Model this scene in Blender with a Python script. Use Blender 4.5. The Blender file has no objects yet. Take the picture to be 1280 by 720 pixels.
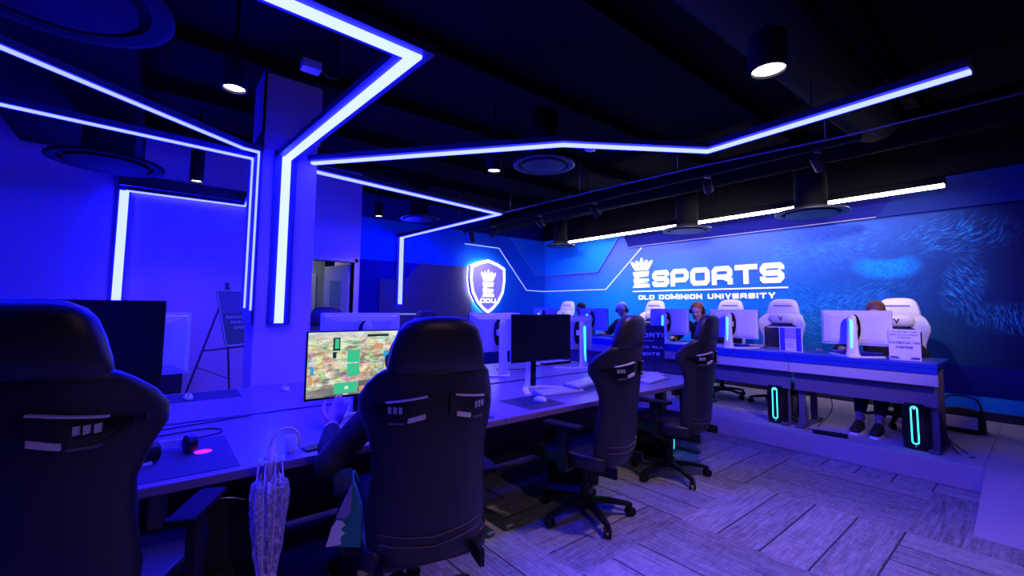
import bpy, bmesh, math, random
from mathutils import Vector, Matrix
random.seed(7)
S = bpy.context.scene
COL = S.collection
PI = math.pi

# ------------------------------------------------------------------ camera, world, exposure
cd = bpy.data.cameras.new('camera'); cam = bpy.data.objects.new('camera', cd); COL.objects.link(cam)
cd.sensor_fit = 'HORIZONTAL'; cd.sensor_width = 36; cd.lens = 544.4 / 1280 * 36
cd.shift_y = -16 / 1280; cd.clip_start = .05; cd.clip_end = 60
RR = [(0.77490158, -0.63200537, 0.00983661), (0.05551534, 0.05254876, -0.99707406), (0.62963925, 0.77318034, 0.07580611)]
rgt, dwn, fwd = [Vector(r) for r in RR]
m = Matrix((rgt, -dwn, -fwd)).transposed().to_4x4(); m.translation = (0, 0, 1.42)
cam.matrix_world = m
S.camera = cam
w = bpy.data.worlds.new('world'); S.world = w; w.use_nodes = True
w.node_tree.nodes['Background'].inputs[0].default_value = (.01, .01, .06, 1)
w.node_tree.nodes['Background'].inputs[1].default_value = .25
vs = S.view_settings
vs.view_transform = 'Standard'; vs.look = 'None'; vs.gamma = 1; vs.exposure = 0.0; vs.use_curve_mapping = False

BLUE = (.0038, .0047, 1.0)          # LED tape
LED_A, LED_B, LED_C, LED_D, LED_F = 195, 165, 140, 130, 180
LINEAR = 19.0
DOWN_W = 42.0

# ------------------------------------------------------------------ materials
def nodes(name):
    mt = bpy.data.materials.new(name); mt.use_nodes = True
    nt = mt.node_tree; return mt, nt, nt.nodes['Principled BSDF']
def mat(name, col, rough=.5, metal=0, var=.06, nscale=30, bump=0, coat=0, emit=None, es=0, spec=None, sheen=0):
    mt, nt, b = nodes(name)
    n = nt.nodes.new('ShaderNodeTexNoise'); n.inputs['Scale'].default_value = nscale; n.inputs['Detail'].default_value = 4
    tc = nt.nodes.new('ShaderNodeTexCoord'); nt.links.new(tc.outputs['Object'], n.inputs['Vector'])
    mx = nt.nodes.new('ShaderNodeMix'); mx.data_type = 'RGBA'
    mx.inputs[6].default_value = (*[c * (1 - var) for c in col], 1); mx.inputs[7].default_value = (*[min(1, c * (1 + var)) for c in col], 1)
    nt.links.new(n.outputs['Fac'], mx.inputs[0]); nt.links.new(mx.outputs[2], b.inputs['Base Color'])
    b.inputs['Roughness'].default_value = rough; b.inputs['Metallic'].default_value = metal
    if spec is not None: b.inputs['Specular IOR Level'].default_value = spec
    if coat: b.inputs['Coat Weight'].default_value = coat; b.inputs['Coat Roughness'].default_value = .1
    if bump:
        bp = nt.nodes.new('ShaderNodeBump'); bp.inputs['Strength'].default_value = bump; bp.inputs['Distance'].default_value = .004
        nt.links.new(n.outputs['Fac'], bp.inputs['Height']); nt.links.new(bp.outputs[0], b.inputs['Normal'])
    if emit:
        b.inputs['Emission Color'].default_value = (*emit, 1); b.inputs['Emission Strength'].default_value = es
    return mt
def led(name, col, s): return mat(name, (.5, .5, .5), .4, emit=col, es=s)

M = {}
M['black_paint'] = mat('black_paint', (.006, .006, .008), .8, spec=.15)
M['deck'] = mat('black_deck', (.005, .005, .007), .9, nscale=3, var=.4, spec=.1)
M['housing'] = mat('black_housing', (.03, .03, .04), .45)
M['black_plastic'] = mat('black_plastic', (.010, .010, .012), .42, spec=.3)
M['arm_rubber'] = mat('arm_pad_rubber', (.008, .008, .010), .75, spec=.12)
M['gloss_black'] = mat('gloss_black', (.008, .008, .010), .12)
M['leather'] = mat('black_leather', (.016, .014, .018), .40, nscale=220, bump=.25)
M['leather2'] = mat('black_leather_headrest', (.022, .020, .026), .38, nscale=220, bump=.2)
M['piping'] = mat('grey_piping', (.12, .11, .13), .45)
M['satin'] = mat('satin_silver', (.75, .68, .74), .35, metal=.15)
M['chrome'] = mat('chrome', (.75, .75, .78), .18, metal=1)
M['silver'] = mat('silver_label', (.65, .65, .68), .35, metal=.6)
M['white_leather'] = mat('white_leather', (.72, .70, .74), .4, nscale=180, bump=.15)
M['wplastic'] = mat('white_plastic', (.78, .77, .8), .35)
M['wplastic2'] = mat('white_plastic_stand', (.82, .80, .84), .3)
M['screen_off'] = mat('dark_screen', (.012, .012, .016), .22)
M['desk'] = mat('desk_top_laminate', (.20, .12, .26), .28, nscale=8, var=.08)
M['desk_edge'] = mat('desk_edge', (.20, .14, .24), .35)
M['desk2'] = mat('counter_top_laminate', (.015, .035, .42), .4, spec=.25, nscale=8)
M['fascia'] = mat('grey_fascia', (.42, .38, .46), .5)
M['modesty'] = mat('modesty_panel', (.10, .085, .16), .55)
M['modesty2'] = mat('island_modesty_panel', (.07, .05, .12), .6)
M['steel'] = mat('dark_steel', (.10, .10, .12), .4, metal=.6)
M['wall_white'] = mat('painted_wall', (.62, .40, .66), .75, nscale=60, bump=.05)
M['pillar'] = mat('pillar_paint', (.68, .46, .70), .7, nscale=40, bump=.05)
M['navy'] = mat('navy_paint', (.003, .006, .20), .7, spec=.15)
M['royal'] = mat('royal_blue_paint', (.002, .13, .70), .7, spec=.2)
M['azure'] = mat('azure_paint', (.006, .27, .90), .7, spec=.2)
M['slate'] = mat('slate_panel', (.10, .06, .12), .7, nscale=12, var=.2)
M['base'] = mat('dark_baseboard', (.015, .015, .05), .5)
M['door'] = mat('door_frame_paint', (.6, .58, .66), .5)
M['corr'] = mat('corridor_paint', (.35, .36, .4), .7)
M['glass_green'] = mat('door_glass', (.25, .38, .36), .1)
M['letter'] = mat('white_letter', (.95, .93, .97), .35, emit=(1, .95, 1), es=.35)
M['edge_white'] = mat('pale_edge_line', (.22, .22, .42), .6)
M['led_A'] = led('led_diffuser_near', BLUE, LED_A)
M['led_B'] = led('led_diffuser_zigzag', BLUE, LED_B)
M['led_C'] = led('led_diffuser_far', BLUE, LED_C)
M['led_D'] = led('led_diffuser_side', BLUE, LED_D)
M['led_F'] = led('led_diffuser_wall', BLUE, LED_F)
M['linear'] = led('white_linear_diffuser', (1, .82, .78), LINEAR)
M['lamp'] = led('downlight_lens', (1, .80, .78), 14)
M['edge_led'] = led('panel_edge_light', (.42, .58, 1), .9)
M['edge_led2'] = led('panel_edge_light_soft', (.35, .40, 1), .8)
M['halo'] = led('shield_back_light', (.62, .85, 1), 14)
M['rim'] = led('shield_rim_light', (.9, .93, 1), 1.5)
M['shield'] = mat('shield_face', (.30, .26, .62), .4, emit=(.30, .24, .8), es=.35)
M['cyan'] = led('cyan_light', (.03, .85, .72), 2.3)
M['cyan_dim'] = led('cyan_light_dim', (.15, .75, .8), .9)
M['red'] = mat('pink_logo', (.9, .05, .25), .4, emit=(1, .03, .25), es=.8)
M['pad'] = mat('mouse_pad', (.05, .03, .07), .8)
M['pad2'] = mat('dark_mouse_pad', (.02, .02, .05), .8)
M['cable'] = mat('black_cable', (.012, .012, .014), .5)
M['skin'] = mat('skin', (.62, .36, .28), .5, nscale=60)
M['skin_near'] = mat('skin_pink', (.95, .40, .55), .5, nscale=60)
M['kb_body'] = mat('keyboard_frame', (.30, .26, .34), .5)
M['letter_lit'] = mat('shield_letter', (.95, .95, .97), .35, emit=(1, .97, 1), es=.9)
M['skin2'] = mat('skin_light', (.72, .44, .36), .5, nscale=60)
M['hood'] = mat('black_hoodie', (.012, .012, .02), .85, nscale=90, bump=.3)
M['jeans'] = mat('dark_trousers', (.015, .016, .03), .85, nscale=90, bump=.3)
M['olive'] = mat('olive_jacket', (.07, .075, .06), .8)
M['hair_dark'] = mat('dark_hair', (.03, .018, .012), .6, nscale=120, bump=.5)
M['hair_orange'] = mat('auburn_hair', (.45, .14, .05), .6, nscale=120, bump=.5)
M['hair_brown'] = mat('brown_hair', (.22, .10, .06), .6, nscale=120, bump=.5)
M['hat'] = mat('grey_knit_cap', (.75, .68, .80), .8, nscale=90, bump=.4)
M['lips'] = mat('lips', (.5, .14, .13), .5)
M['eye'] = mat('eye_dark', (.05, .03, .03), .3)
M['shoe'] = mat('black_shoe', (.012, .012, .014), .6)
M['sole'] = mat('white_sole', (.8, .78, .8), .5)
M['paper'] = mat('white_card', (.80, .76, .84), .6)
M['paper_txt'] = mat('violet_print', (.10, .07, .28), .6)
M['poster'] = mat('black_poster', (.03, .035, .10), .5)
M['text_white'] = mat('white_print', (.9, .9, .95), .5)
M['bag'] = mat('black_fabric', (.010, .010, .014), .8, nscale=80, bump=.3)
M['teal'] = mat('teal_fabric', (.02, .22, .25), .75)
M['white_cloth'] = mat('white_fabric', (.75, .68, .78), .75)
M['foam'] = mat('white_headband', (.6, .55, .75), .5)

def clear_plastic():
    mt, nt, b = nodes('clear_umbrella_plastic')
    out = nt.nodes['Material Output']
    tr = nt.nodes.new('ShaderNodeBsdfTransparent'); tr.inputs[0].default_value = (.80, .80, .90, 1)
    b.inputs['Base Color'].default_value = (.92, .85, .95, 1); b.inputs['Roughness'].default_value = .15
    n = nt.nodes.new('ShaderNodeTexNoise'); n.inputs['Scale'].default_value = 28; n.inputs['Distortion'].default_value = 1.5
    tc = nt.nodes.new('ShaderNodeTexCoord'); nt.links.new(tc.outputs['Object'], n.inputs['Vector'])
    bp = nt.nodes.new('ShaderNodeBump'); bp.inputs['Distance'].default_value = .02; nt.links.new(n.outputs[0], bp.inputs['Height']); nt.links.new(bp.outputs[0], b.inputs['Normal'])
    mp = nt.nodes.new('ShaderNodeMapRange'); mp.inputs['From Min'].default_value = .35; mp.inputs['From Max'].default_value = .65
    mp.inputs['To Min'].default_value = .25; mp.inputs['To Max'].default_value = .75; nt.links.new(n.outputs[0], mp.inputs[0])
    mx = nt.nodes.new('ShaderNodeMixShader'); nt.links.new(mp.outputs[0], mx.inputs[0])
    nt.links.new(tr.outputs[0], mx.inputs[1]); nt.links.new(b.outputs[0], mx.inputs[2]); nt.links.new(mx.outputs[0], out.inputs[0])
    return mt
M['clear'] = clear_plastic()
M['blue_plastic'] = mat('translucent_blue_plastic', (.85, .62, .95), .25)

class NT:
    """tiny expression helper for shader maths"""
    def __init__(s, nt): s.nt = nt
    def m(s, op, a, b=None, c=None):
        n = s.nt.nodes.new('ShaderNodeMath'); n.operation = op
        for i, v in enumerate((a, b, c)):
            if v is None: continue
            if isinstance(v, (int, float)): n.inputs[i].default_value = v
            else: s.nt.links.new(v, n.inputs[i])
        return n.outputs[0]
    def noise(s, vec, sc, det=3, dist=0, rough=.5):
        n = s.nt.nodes.new('ShaderNodeTexNoise'); n.inputs['Scale'].default_value = sc; n.inputs['Detail'].default_value = det
        n.inputs['Distortion'].default_value = dist; n.inputs['Roughness'].default_value = rough; s.nt.links.new(vec, n.inputs['Vector']); return n.outputs['Fac']
    def xyz(s, x, y, z):
        n = s.nt.nodes.new('ShaderNodeCombineXYZ')
        for i, v in enumerate((x, y, z)):
            if isinstance(v, (int, float)): n.inputs[i].default_value = v
            else: s.nt.links.new(v, n.inputs[i])
        return n.outputs[0]
    def mix(s, f, a, b):
        n = s.nt.nodes.new('ShaderNodeMix'); n.data_type = 'RGBA'
        for i, v in ((0, f), (6, a), (7, b)):
            if isinstance(v, tuple): n.inputs[i].default_value = (*v, 1)
            elif isinstance(v, (int, float)): n.inputs[i].default_value = v
            else: s.nt.links.new(v, n.inputs[i])
        return n.outputs[2]
    def rng(s, v, a, b, c=0, d=1):
        n = s.nt.nodes.new('ShaderNodeMapRange'); n.clamp = True
        s.nt.links.new(v, n.inputs[0])
        for i, q in enumerate((a, b, c, d)): n.inputs[i + 1].default_value = q
        return n.outputs[0]
    def coords(s):
        tc = s.nt.nodes.new('ShaderNodeTexCoord'); sp = s.nt.nodes.new('ShaderNodeSeparateXYZ')
        s.nt.links.new(tc.outputs['Object'], sp.inputs[0]); return tc.outputs['Object'], sp.outputs[0], sp.outputs[1], sp.outputs[2]

def carpet_mat():
    mt, nt, b = nodes('plank_carpet'); e = NT(nt); P, x, y, z = e.coords()
    # quarter-metre planks laid in metre blocks, turned block by block
    X = e.m('ADD', x, 20.15); Y = e.m('ADD', y, 20.35)
    par = e.m('MODULO', e.m('ADD', e.m('FLOOR', X), e.m('FLOOR', Y)), 2)
    inv = e.m('SUBTRACT', 1, par)
    u = e.m('ADD', e.m('MULTIPLY', X, par), e.m('MULTIPLY', Y, inv))     # across planks
    v = e.m('ADD', e.m('MULTIPLY', Y, par), e.m('MULTIPLY', X, inv))     # along planks
    fu = e.m('FRACT', e.m('MULTIPLY', u, 4)); pid = e.m('FLOOR', e.m('MULTIPLY', u, 4))
    wn = nt.nodes.new('ShaderNodeTexWhiteNoise'); wn.noise_dimensions = '3D'
    nt.links.new(e.xyz(pid, e.m('FLOOR', v), par), wn.inputs[0]); rnd = wn.outputs['Value']
    line = e.m('MULTIPLY', e.m('LESS_THAN', fu, .045), e.m('GREATER_THAN', rnd, .30))
    streak = e.noise(e.xyz(e.m('MULTIPLY', u, 55), e.m('MULTIPLY', v, 4), 0), 1, 4, .6, .6)
    tuft = e.noise(P, 140, 3, 0, .7)
    weave = e.noise(e.xyz(e.m('MULTIPLY', u, 16), e.m('MULTIPLY', v, 38), 3), 1, 2, .3)
    val = e.m('ADD', e.m('MULTIPLY', e.rng(streak, .35, .68), .20), e.m('MULTIPLY', e.rng(tuft, .35, .7), .16))
    val = e.m('ADD', val, e.m('MULTIPLY', e.rng(weave, .4, .65), .07))
    val = e.m('ADD', val, e.m('MULTIPLY', rnd, .13)); val = e.m('ADD', val, .05)
    val = e.m('MULTIPLY', val, e.m('SUBTRACT', 1, e.m('MULTIPLY', line, .8)))
    c = e.mix(val, (.01, .01, .015), (.98, .92, 1.0)); nt.links.new(c, b.inputs['Base Color'])
    b.inputs['Roughness'].default_value = .95; b.inputs['Specular IOR Level'].default_value = .1
    bp = nt.nodes.new('ShaderNodeBump'); bp.inputs['Strength'].default_value = .5; bp.inputs['Distance'].default_value = .006
    nt.links.new(val, bp.inputs['Height']); nt.links.new(bp.outputs[0], b.inputs['Normal'])
    return mt
M['carpet'] = carpet_mat()
M['carpet_plain'] = mat('plain_stage_carpet', (.44, .38, .46), .95, nscale=120, var=.25, bump=.5, spec=.1)

def mural_mat():
    """blue printed mural: plain azure at the lettering, fur strokes, a pale eye, navy to the right"""
    mt, nt, b = nodes('printed_mural'); e = NT(nt); P, x, y, z = e.coords()
    def ell(cy, cz, ry, rz, a=0, soft=.45):
        dy = e.m('SUBTRACT', y, cy); dz = e.m('SUBTRACT', z, cz); ca, sa = math.cos(a), math.sin(a)
        p = e.m('DIVIDE', e.m('ADD', e.m('MULTIPLY', dy, ca), e.m('MULTIPLY', dz, sa)), ry)
        q = e.m('DIVIDE', e.m('SUBTRACT', e.m('MULTIPLY', dz, ca), e.m('MULTIPLY', dy, sa)), rz)
        r = e.m('SQRT', e.m('ADD', e.m('MULTIPLY', p, p), e.m('MULTIPLY', q, q)))
        return e.rng(r, 1, 1 - soft)
    def strokes(ang, sc, thr):
        ca, sa = math.cos(ang), math.sin(ang)
        wob = e.m('MULTIPLY', e.m('SUBTRACT', e.noise(P, 1.3, 1), .5), .6)
        p = e.m('ADD', e.m('MULTIPLY', y, ca), e.m('MULTIPLY', z, sa)); q = e.m('ADD', e.m('SUBTRACT', e.m('MULTIPLY', z, ca), e.m('MULTIPLY', y, sa)), wob)
        n = e.noise(e.xyz(e.m('MULTIPLY', p, sc * .24), e.m('MULTIPLY', q, sc * 1.3), 0), 1, 4, .45, .7)
        return e.rng(n, thr, thr + .13)
    fade = e.rng(y, .2, 4.6)
    fadez = e.rng(z, .8, 2.3)
    base = e.mix(fade, (.001, .006, .09), (.002, .22, .85))
    pale = e.mix(e.m('MULTIPLY', e.rng(z, 1.7, 2.6), e.rng(y, .4, 3.0)), base, (.08, .15, .74))
    s1 = strokes(.35, 38, .49); s2 = strokes(-.6, 34, .49); s3 = strokes(1.2, 40, .48)
    m1 = e.m('MULTIPLY', s1, e.m('MAXIMUM', ell(2.2, 2.35, 1.15, .48, 0, .8), ell(2.3, 1.35, 1.3, .6, 0, .8)))
    m2 = e.m('MULTIPLY', s2, e.m('MAXIMUM', ell(.70, 2.36, .60, .32, 0, .7), ell(1.8, 1.55, 1.0, .3, -.3, .8)))
    m3 = e.m('MULTIPLY', s3, e.m('MAXIMUM', ell(.62, 1.75, .22, .42, .2, .6), ell(.2, 1.35, .6, .20, .15, .7)))
    eye = e.m('MULTIPLY', ell(1.32, 2.02, .40, .20, .05, .5), e.m('SUBTRACT', 1, e.m('MULTIPLY', ell(1.32, 2.20, .30, .13, 0, .4), .95)))
    fur = e.m('MAXIMUM', e.m('MAXIMUM', m1, m2), m3)
    c = e.mix(e.m('MULTIPLY', fur, .62), pale, (.03, .36, 1))
    eye = e.m('MULTIPLY', eye, e.rng(e.noise(P, 34, 4, 1.0, .7), .40, .60, .35, 1))
    c = e.mix(eye, c, (.0, .33, 1))
    nt.links.new(c, b.inputs['Base Color']); b.inputs['Roughness'].default_value = .7; b.inputs['Specular IOR Level'].default_value = .2
    return mt
M['mural'] = mural_mat()

def screen_mat():
    mt, nt, b = nodes('lit_game_screen'); e = NT(nt); P, x, y, z = e.coords()
    n1 = e.noise(e.xyz(e.m('MULTIPLY', x, 9), 0, e.m('MULTIPLY', z, 30)), 1, 4, 1.2, .7)
    n2 = e.noise(e.xyz(e.m('MULTIPLY', x, 22), 4, e.m('MULTIPLY', z, 26)), 1, 3, .5, .6)
    vo = nt.nodes.new('ShaderNodeTexVoronoi'); vo.inputs['Scale'].default_value = 26; nt.links.new(P, vo.inputs['Vector'])
    c = e.mix(e.rng(n1, .38, .62), (.22, .20, .13), (.85, .80, .62))
    c = e.mix(e.rng(n2, .56, .66, 0, .7), c, (.42, .12, .12))
    c = e.mix(e.m('MULTIPLY', e.rng(n2, .42, .34), .5), c, (.35, .75, .45))
    hs = nt.nodes.new('ShaderNodeMix'); hs.data_type = 'RGBA'; hs.blend_type = 'OVERLAY'; hs.inputs[0].default_value = .35
    nt.links.new(c, hs.inputs[6]); nt.links.new(vo.outputs['Color'], hs.inputs[7])
    road = e.rng(e.m('ADD', z, e.m('MULTIPLY', x, -.12)), -.085, -.12)
    grey = e.mix(e.rng(e.noise(e.xyz(e.m('MULTIPLY', x, 3), 0, e.m('MULTIPLY', z, 40)), 1, 2), .4, .6), (.14, .14, .14), (.32, .30, .28))
    c = e.mix(e.m('MULTIPLY', road, .9), hs.outputs[2], grey)
    sky = e.rng(z, .12, .19); c = e.mix(e.m('MULTIPLY', sky, .6), c, (.75, .85, .8))
    b.inputs['Base Color'].default_value = (0, 0, 0, 1); b.inputs['Roughness'].default_value = .3
    nt.links.new(c, b.inputs['Emission Color']); b.inputs['Emission Strength'].default_value = 1.05
    return mt
M['screen_on'] = screen_mat()
def em(name, c, s=.9): return mat(name, (0, 0, 0), .4, emit=c, es=s)
M['tile_green'] = em('green_tile', (.05, .62, .30)); M['tile_grey'] = em('grey_tile', (.14, .15, .14)); M['tile_dark'] = em('dark_tile', (.01, .03, .03))
M['tile_white'] = em('white_tile', (.9, .9, .85)); M['tile_blue'] = em('blue_tile', (.05, .4, .75)); M['tile_peach'] = em('peach_tile', (.75, .35, .18))

# ------------------------------------------------------------------ mesh helpers
def BM(): return bmesh.new()
def obj(name, bm, m_, parent=None, smooth=False, label=None):
    me = bpy.data.meshes.new(name)
    bmesh.ops.recalc_face_normals(bm, faces=bm.faces); bm.to_mesh(me); bm.free()
    me.materials.append(M[m_] if isinstance(m_, str) else m_)
    if smooth:
        for p in me.polygons: p.use_smooth = True
        if smooth == 'auto':
            try: me.set_sharp_from_angle(angle=math.radians(38))
            except Exception: pass
    o = bpy.data.objects.new(name, me); COL.objects.link(o)
    if parent: o.parent = parent
    if label: o['label'] = label
    return o
def tag(o, label, cat, group=None, kind=None):
    if label: o['label'] = label
    if cat: o['category'] = cat
    if group: o['group'] = group
    if kind: o['kind'] = kind
    return o
def thing(name, label, cat, loc=(0, 0, 0), rz=0, group=None):
    o = bpy.data.objects.new(name, None); COL.objects.link(o); o.empty_display_size = .1
    o.location = loc; o.rotation_euler = (0, 0, rz); return tag(o, label, cat, group)
def struct(name, bm, m_, label=None, parent=None, smooth=False):
    o = obj(name, bm, m_, parent, smooth)
    if not parent: o['kind'] = 'structure'
    if label: o['label'] = label
    return o
def dup(root, loc, rz, label, group=None):
    r = root.copy(); COL.objects.link(r); r.location = loc; r.rotation_euler = (0, 0, rz); r['label'] = label
    if group: r['group'] = group
    for ch in list(root.children):
        c = ch.copy(); COL.objects.link(c); c.parent = r
        for g in ch.children:
            d = g.copy(); COL.objects.link(d); d.parent = c
    return r
def box(bm, x0, x1, y0, y1, z0, z1, bev=0, seg=2, mx=None):
    r = bmesh.ops.create_cube(bm, size=1); vs_ = r['verts']
    for v in vs_:
        v.co = Vector(((x0 + x1) / 2 + v.co.x * (x1 - x0), (y0 + y1) / 2 + v.co.y * (y1 - y0), (z0 + z1) / 2 + v.co.z * (z1 - z0)))
    if bev:
        ed = list({e for v in vs_ for e in v.link_edges})
        rr = bmesh.ops.bevel(bm, geom=ed, offset=bev, segments=seg, affect='EDGES', profile=.6)
        if mx: 
            for v in {v for f in rr['faces'] for v in f.verts} | {v for v in vs_ if v.is_valid}: v.co = mx @ v.co
    elif mx:
        for v in vs_: v.co = mx @ v.co
    return bm
def ring(bm, pts): return [bm.verts.new(p) for p in pts]
def bridge(bm, rings, cap=True, closed=False):
    n = len(rings[0]); R = rings + ([rings[0]] if closed else [])
    for a, b in zip(R, R[1:]):
        for i in range(n):
            try: bm.faces.new((a[i], a[(i + 1) % n], b[(i + 1) % n], b[i]))
            except ValueError: pass
    if cap and not closed:
        try: bm.faces.new(list(reversed(rings[0])))
        except ValueError: pass
        try: bm.faces.new(rings[-1])
        except ValueError: pass
def frame(d):
    d = Vector(d).normalized(); a = Vector((0, 0, 1)) if abs(d.z) < .9 else Vector((1, 0, 0))
    u = d.cross(a).normalized(); return u, d.cross(u).normalized()
def tube(bm, pts, r, n=8, cap=True, closed=False):
    pts = [Vector(p) for p in pts]; rings = []; N = len(pts)
    u = None
    for i, p in enumerate(pts):
        if closed: d = (pts[(i + 1) % N] - pts[i - 1])
        else: d = pts[min(i + 1, N - 1)] - pts[max(i - 1, 0)]
        d.normalize()
        if u is None: u, v = frame(d)
        else:
            u = (u - d * u.dot(d)).normalized(); v = d.cross(u)
        rr = r[i] if isinstance(r, (list, tuple)) else r
        rings.append(ring(bm, [p + u * math.cos(2 * PI * k / n) * rr + v * math.sin(2 * PI * k / n) * rr for k in range(n)]))
    bridge(bm, rings, cap, closed); return bm
def lathe(bm, prof, c=(0, 0), n=24, cap=True):
    rings = [ring(bm, [(c[0] + r * math.cos(2 * PI * k / n), c[1] + r * math.sin(2 * PI * k / n), z) for k in range(n)]) for r, z in prof]
    bridge(bm, rings, cap); return bm
def prism(bm, poly, fn, d0, d1):
    """poly: 2D points, fn(a, b, d) -> 3D"""
    r0 = ring(bm, [fn(a, b, d0) for a, b in poly]); r1 = ring(bm, [fn(a, b, d1) for a, b in poly])
    bridge(bm, [r0, r1]); return bm
XY = lambda a, b, d: (a, b, d)
XZ = lambda a, b, d: (a, d, b)
YZ = lambda a, b, d: (d, a, b)
def offs(path, w_, closed=False):
    """left and right mitred offsets of a 2D path"""
    P = [Vector(p) for p in path]; N = len(P); L = []; Rr = []
    for i in range(N):
        a = P[i - 1] if (i > 0 or closed) else None; b = P[(i + 1) % N] if (i < N - 1 or closed) else None
        ds = []
        if a is not None: ds.append((P[i] - a).normalized())
        if b is not None: ds.append((b - P[i]).normalized())
        ns = [Vector((-d.y, d.x)) for d in ds]
        if len(ns) == 2:
            mm = (ns[0] + ns[1]); mm.normalize(); k = w_ / max(.22, mm.dot(ns[0]))
        else: mm = ns[0]; k = w_
        L.append(P[i] + mm * k); Rr.append(P[i] - mm * k)
    return L, Rr
def ribbon(bm, path, w_, fn, d0, d1, closed=False):
    L, Rr = offs(path, w_ / 2, closed); N = len(L)
    rings = []
    for l, r_ in zip(L, Rr): rings.append(ring(bm, [fn(l.x, l.y, d0), fn(r_.x, r_.y, d0), fn(r_.x, r_.y, d1), fn(l.x, l.y, d1)]))
    bridge(bm, rings, True, closed); return bm
def curve(pts, n=8):
    """Catmull-Rom through pts"""
    P = [Vector(p) for p in pts]; out = []
    for i in range(len(P) - 1):
        p0, p1, p2, p3 = P[max(i - 1, 0)], P[i], P[i + 1], P[min(i + 2, len(P) - 1)]
        for k in range(n):
            t = k / n
            out.append(.5 * ((2 * p1) + (p2 - p0) * t + (2 * p0 - 5 * p1 + 4 * p2 - p3) * t * t + (3 * p1 - p0 - 3 * p2 + p3) * t ** 3))
    out.append(P[-1]); return out
def ell_ring(cx, cy, rx, ry, z, n=24, p=1.0):
    o = []
    for k in range(n):
        t = 2 * PI * k / n; c, s = math.cos(t), math.sin(t)
        o.append((cx + rx * math.copysign(abs(c) ** p, c), cy + ry * math.copysign(abs(s) ** p, s), z))
    return o
def blob(bm, c, r, rot=None, sub=2):
    rr = bmesh.ops.create_icosphere(bm, subdivisions=sub, radius=1)
    for v in rr['verts']:
        q = Vector((v.co.x * r[0], v.co.y * r[1], v.co.z * r[2]))
        if rot: q = rot @ q
        v.co = q + Vector(c)

# ------------------------------------------------------------------ block lettering
LW = 1.25; TH = .27; h_ = TH / 2
def glyph(c):
    W = LW
    G = {
     'E': [[(W, h_), (h_, h_), (h_, 1 - h_), (W, 1 - h_)], [(h_, .5), (W * .96, .5)]],
     'S': [[(W - h_, .66), (W - h_, 1 - h_), (h_, 1 - h_), (h_, .5), (W - h_, .5), (W - h_, h_), (h_, h_), (h_, .34)]],
     'P': [[(h_, 0), (h_, 1 - h_), (W - h_, 1 - h_), (W - h_, .36), (h_, .36)]],
     'O': [[(h_, h_), (W - h_, h_), (W - h_, 1 - h_), (h_, 1 - h_), 'c']],
     '0': [[(h_, h_), (W - h_, h_), (W - h_, 1 - h_), (h_, 1 - h_), 'c']],
     'D': [[(h_, h_), (W - h_ - .16, h_), (W - h_, h_ + .16), (W - h_, 1 - h_ - .16), (W - h_ - .16, 1 - h_), (h_, 1 - h_), 'c']],
     'R': [[(h_, 0), (h_, 1 - h_), (W - h_ * 1.1, 1 - h_), (W - h_ * 1.1, .42), (h_, .42)], [(W * .52, .44), (W - h_, .24), (W - h_, 0)]],
     'T': [[(0, 1 - h_), (W, 1 - h_)], [(W / 2, 0), (W / 2, 1 - h_)]],
     'L': [[(h_, 1), (h_, h_), (W * .95, h_)]],
     'M': [[(h_, 0), (h_, .9), (W * .62, .25), (W * 1.24 - h_, .9), (W * 1.24 - h_, 0)]],
     'I': [[(h_, 0), (h_, 1)]],
     'N': [[(h_, 0), (h_, .86), (W - h_, .14), (W - h_, 1)]],
     'U': [[(h_, 1), (h_, h_), (W - h_, h_), (W - h_, 1)]],
     'V': [[(h_, 1), (W / 2, .12), (W - h_, 1)]],
     'Y': [[(h_ * .8, 1), (W / 2, .42), (W - h_ * .8, 1)], [(W / 2, .45), (W / 2, 0)]],
     'C': [[(W, 1 - h_), (h_, 1 - h_), (h_, h_), (W, h_)]],
     'G': [[(W, 1 - h_), (h_, 1 - h_), (h_, h_), (W - h_, h_), (W - h_, .5), (W * .5, .5)]],
     'H': [[(h_, 0), (h_, 1)], [(W - h_, 0), (W - h_, 1)], [(h_, .5), (W - h_, .5)]],
     'K': [[(h_, 0), (h_, 1)], [(h_, .5), (W * .5, .5), (W - h_, 1)], [(W * .45, .5), (W - h_, 0)]],
     'A': [[(h_, 0), (h_, .7), (W * .35, 1 - h_), (W * .65, 1 - h_), (W - h_, .7), (W - h_, 0)], [(h_, .36), (W - h_, .36)]],
     'W': [[(h_, 1), (W * .3, .1), (W * .62, .8), (W * .94, .1), (W * 1.24 - h_, 1)]],
     'F': [[(h_, 0), (h_, 1 - h_), (W, 1 - h_)], [(h_, .48), (W * .9, .48)]],
     '-': [[(0, .5), (W * .5, .5)]],
     '7': [[(0, 1 - h_), (W - h_, 1 - h_), (W * .4, 0)]],
    }
    wd = {'I': TH, 'M': W * 1.24, 'W': W * 1.24, '-': W * .5}.get(c, W)
    return G.get(c, []), wd
def cham(path, closed, c=.10):
    P = [Vector(p) for p in path]; N = len(P); out = []
    for i in range(N):
        if not closed and i in (0, N - 1): out.append(P[i]); continue
        a = (P[i - 1] - P[i]); b = (P[(i + 1) % N] - P[i])
        if abs(a.normalized().dot(b.normalized())) < .05:
            k = min(c, a.length * .4, b.length * .4); out += [P[i] + a.normalized() * k, P[i] + b.normalized() * k]
        else: out.append(P[i])
    return [tuple(p) for p in out]
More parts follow.
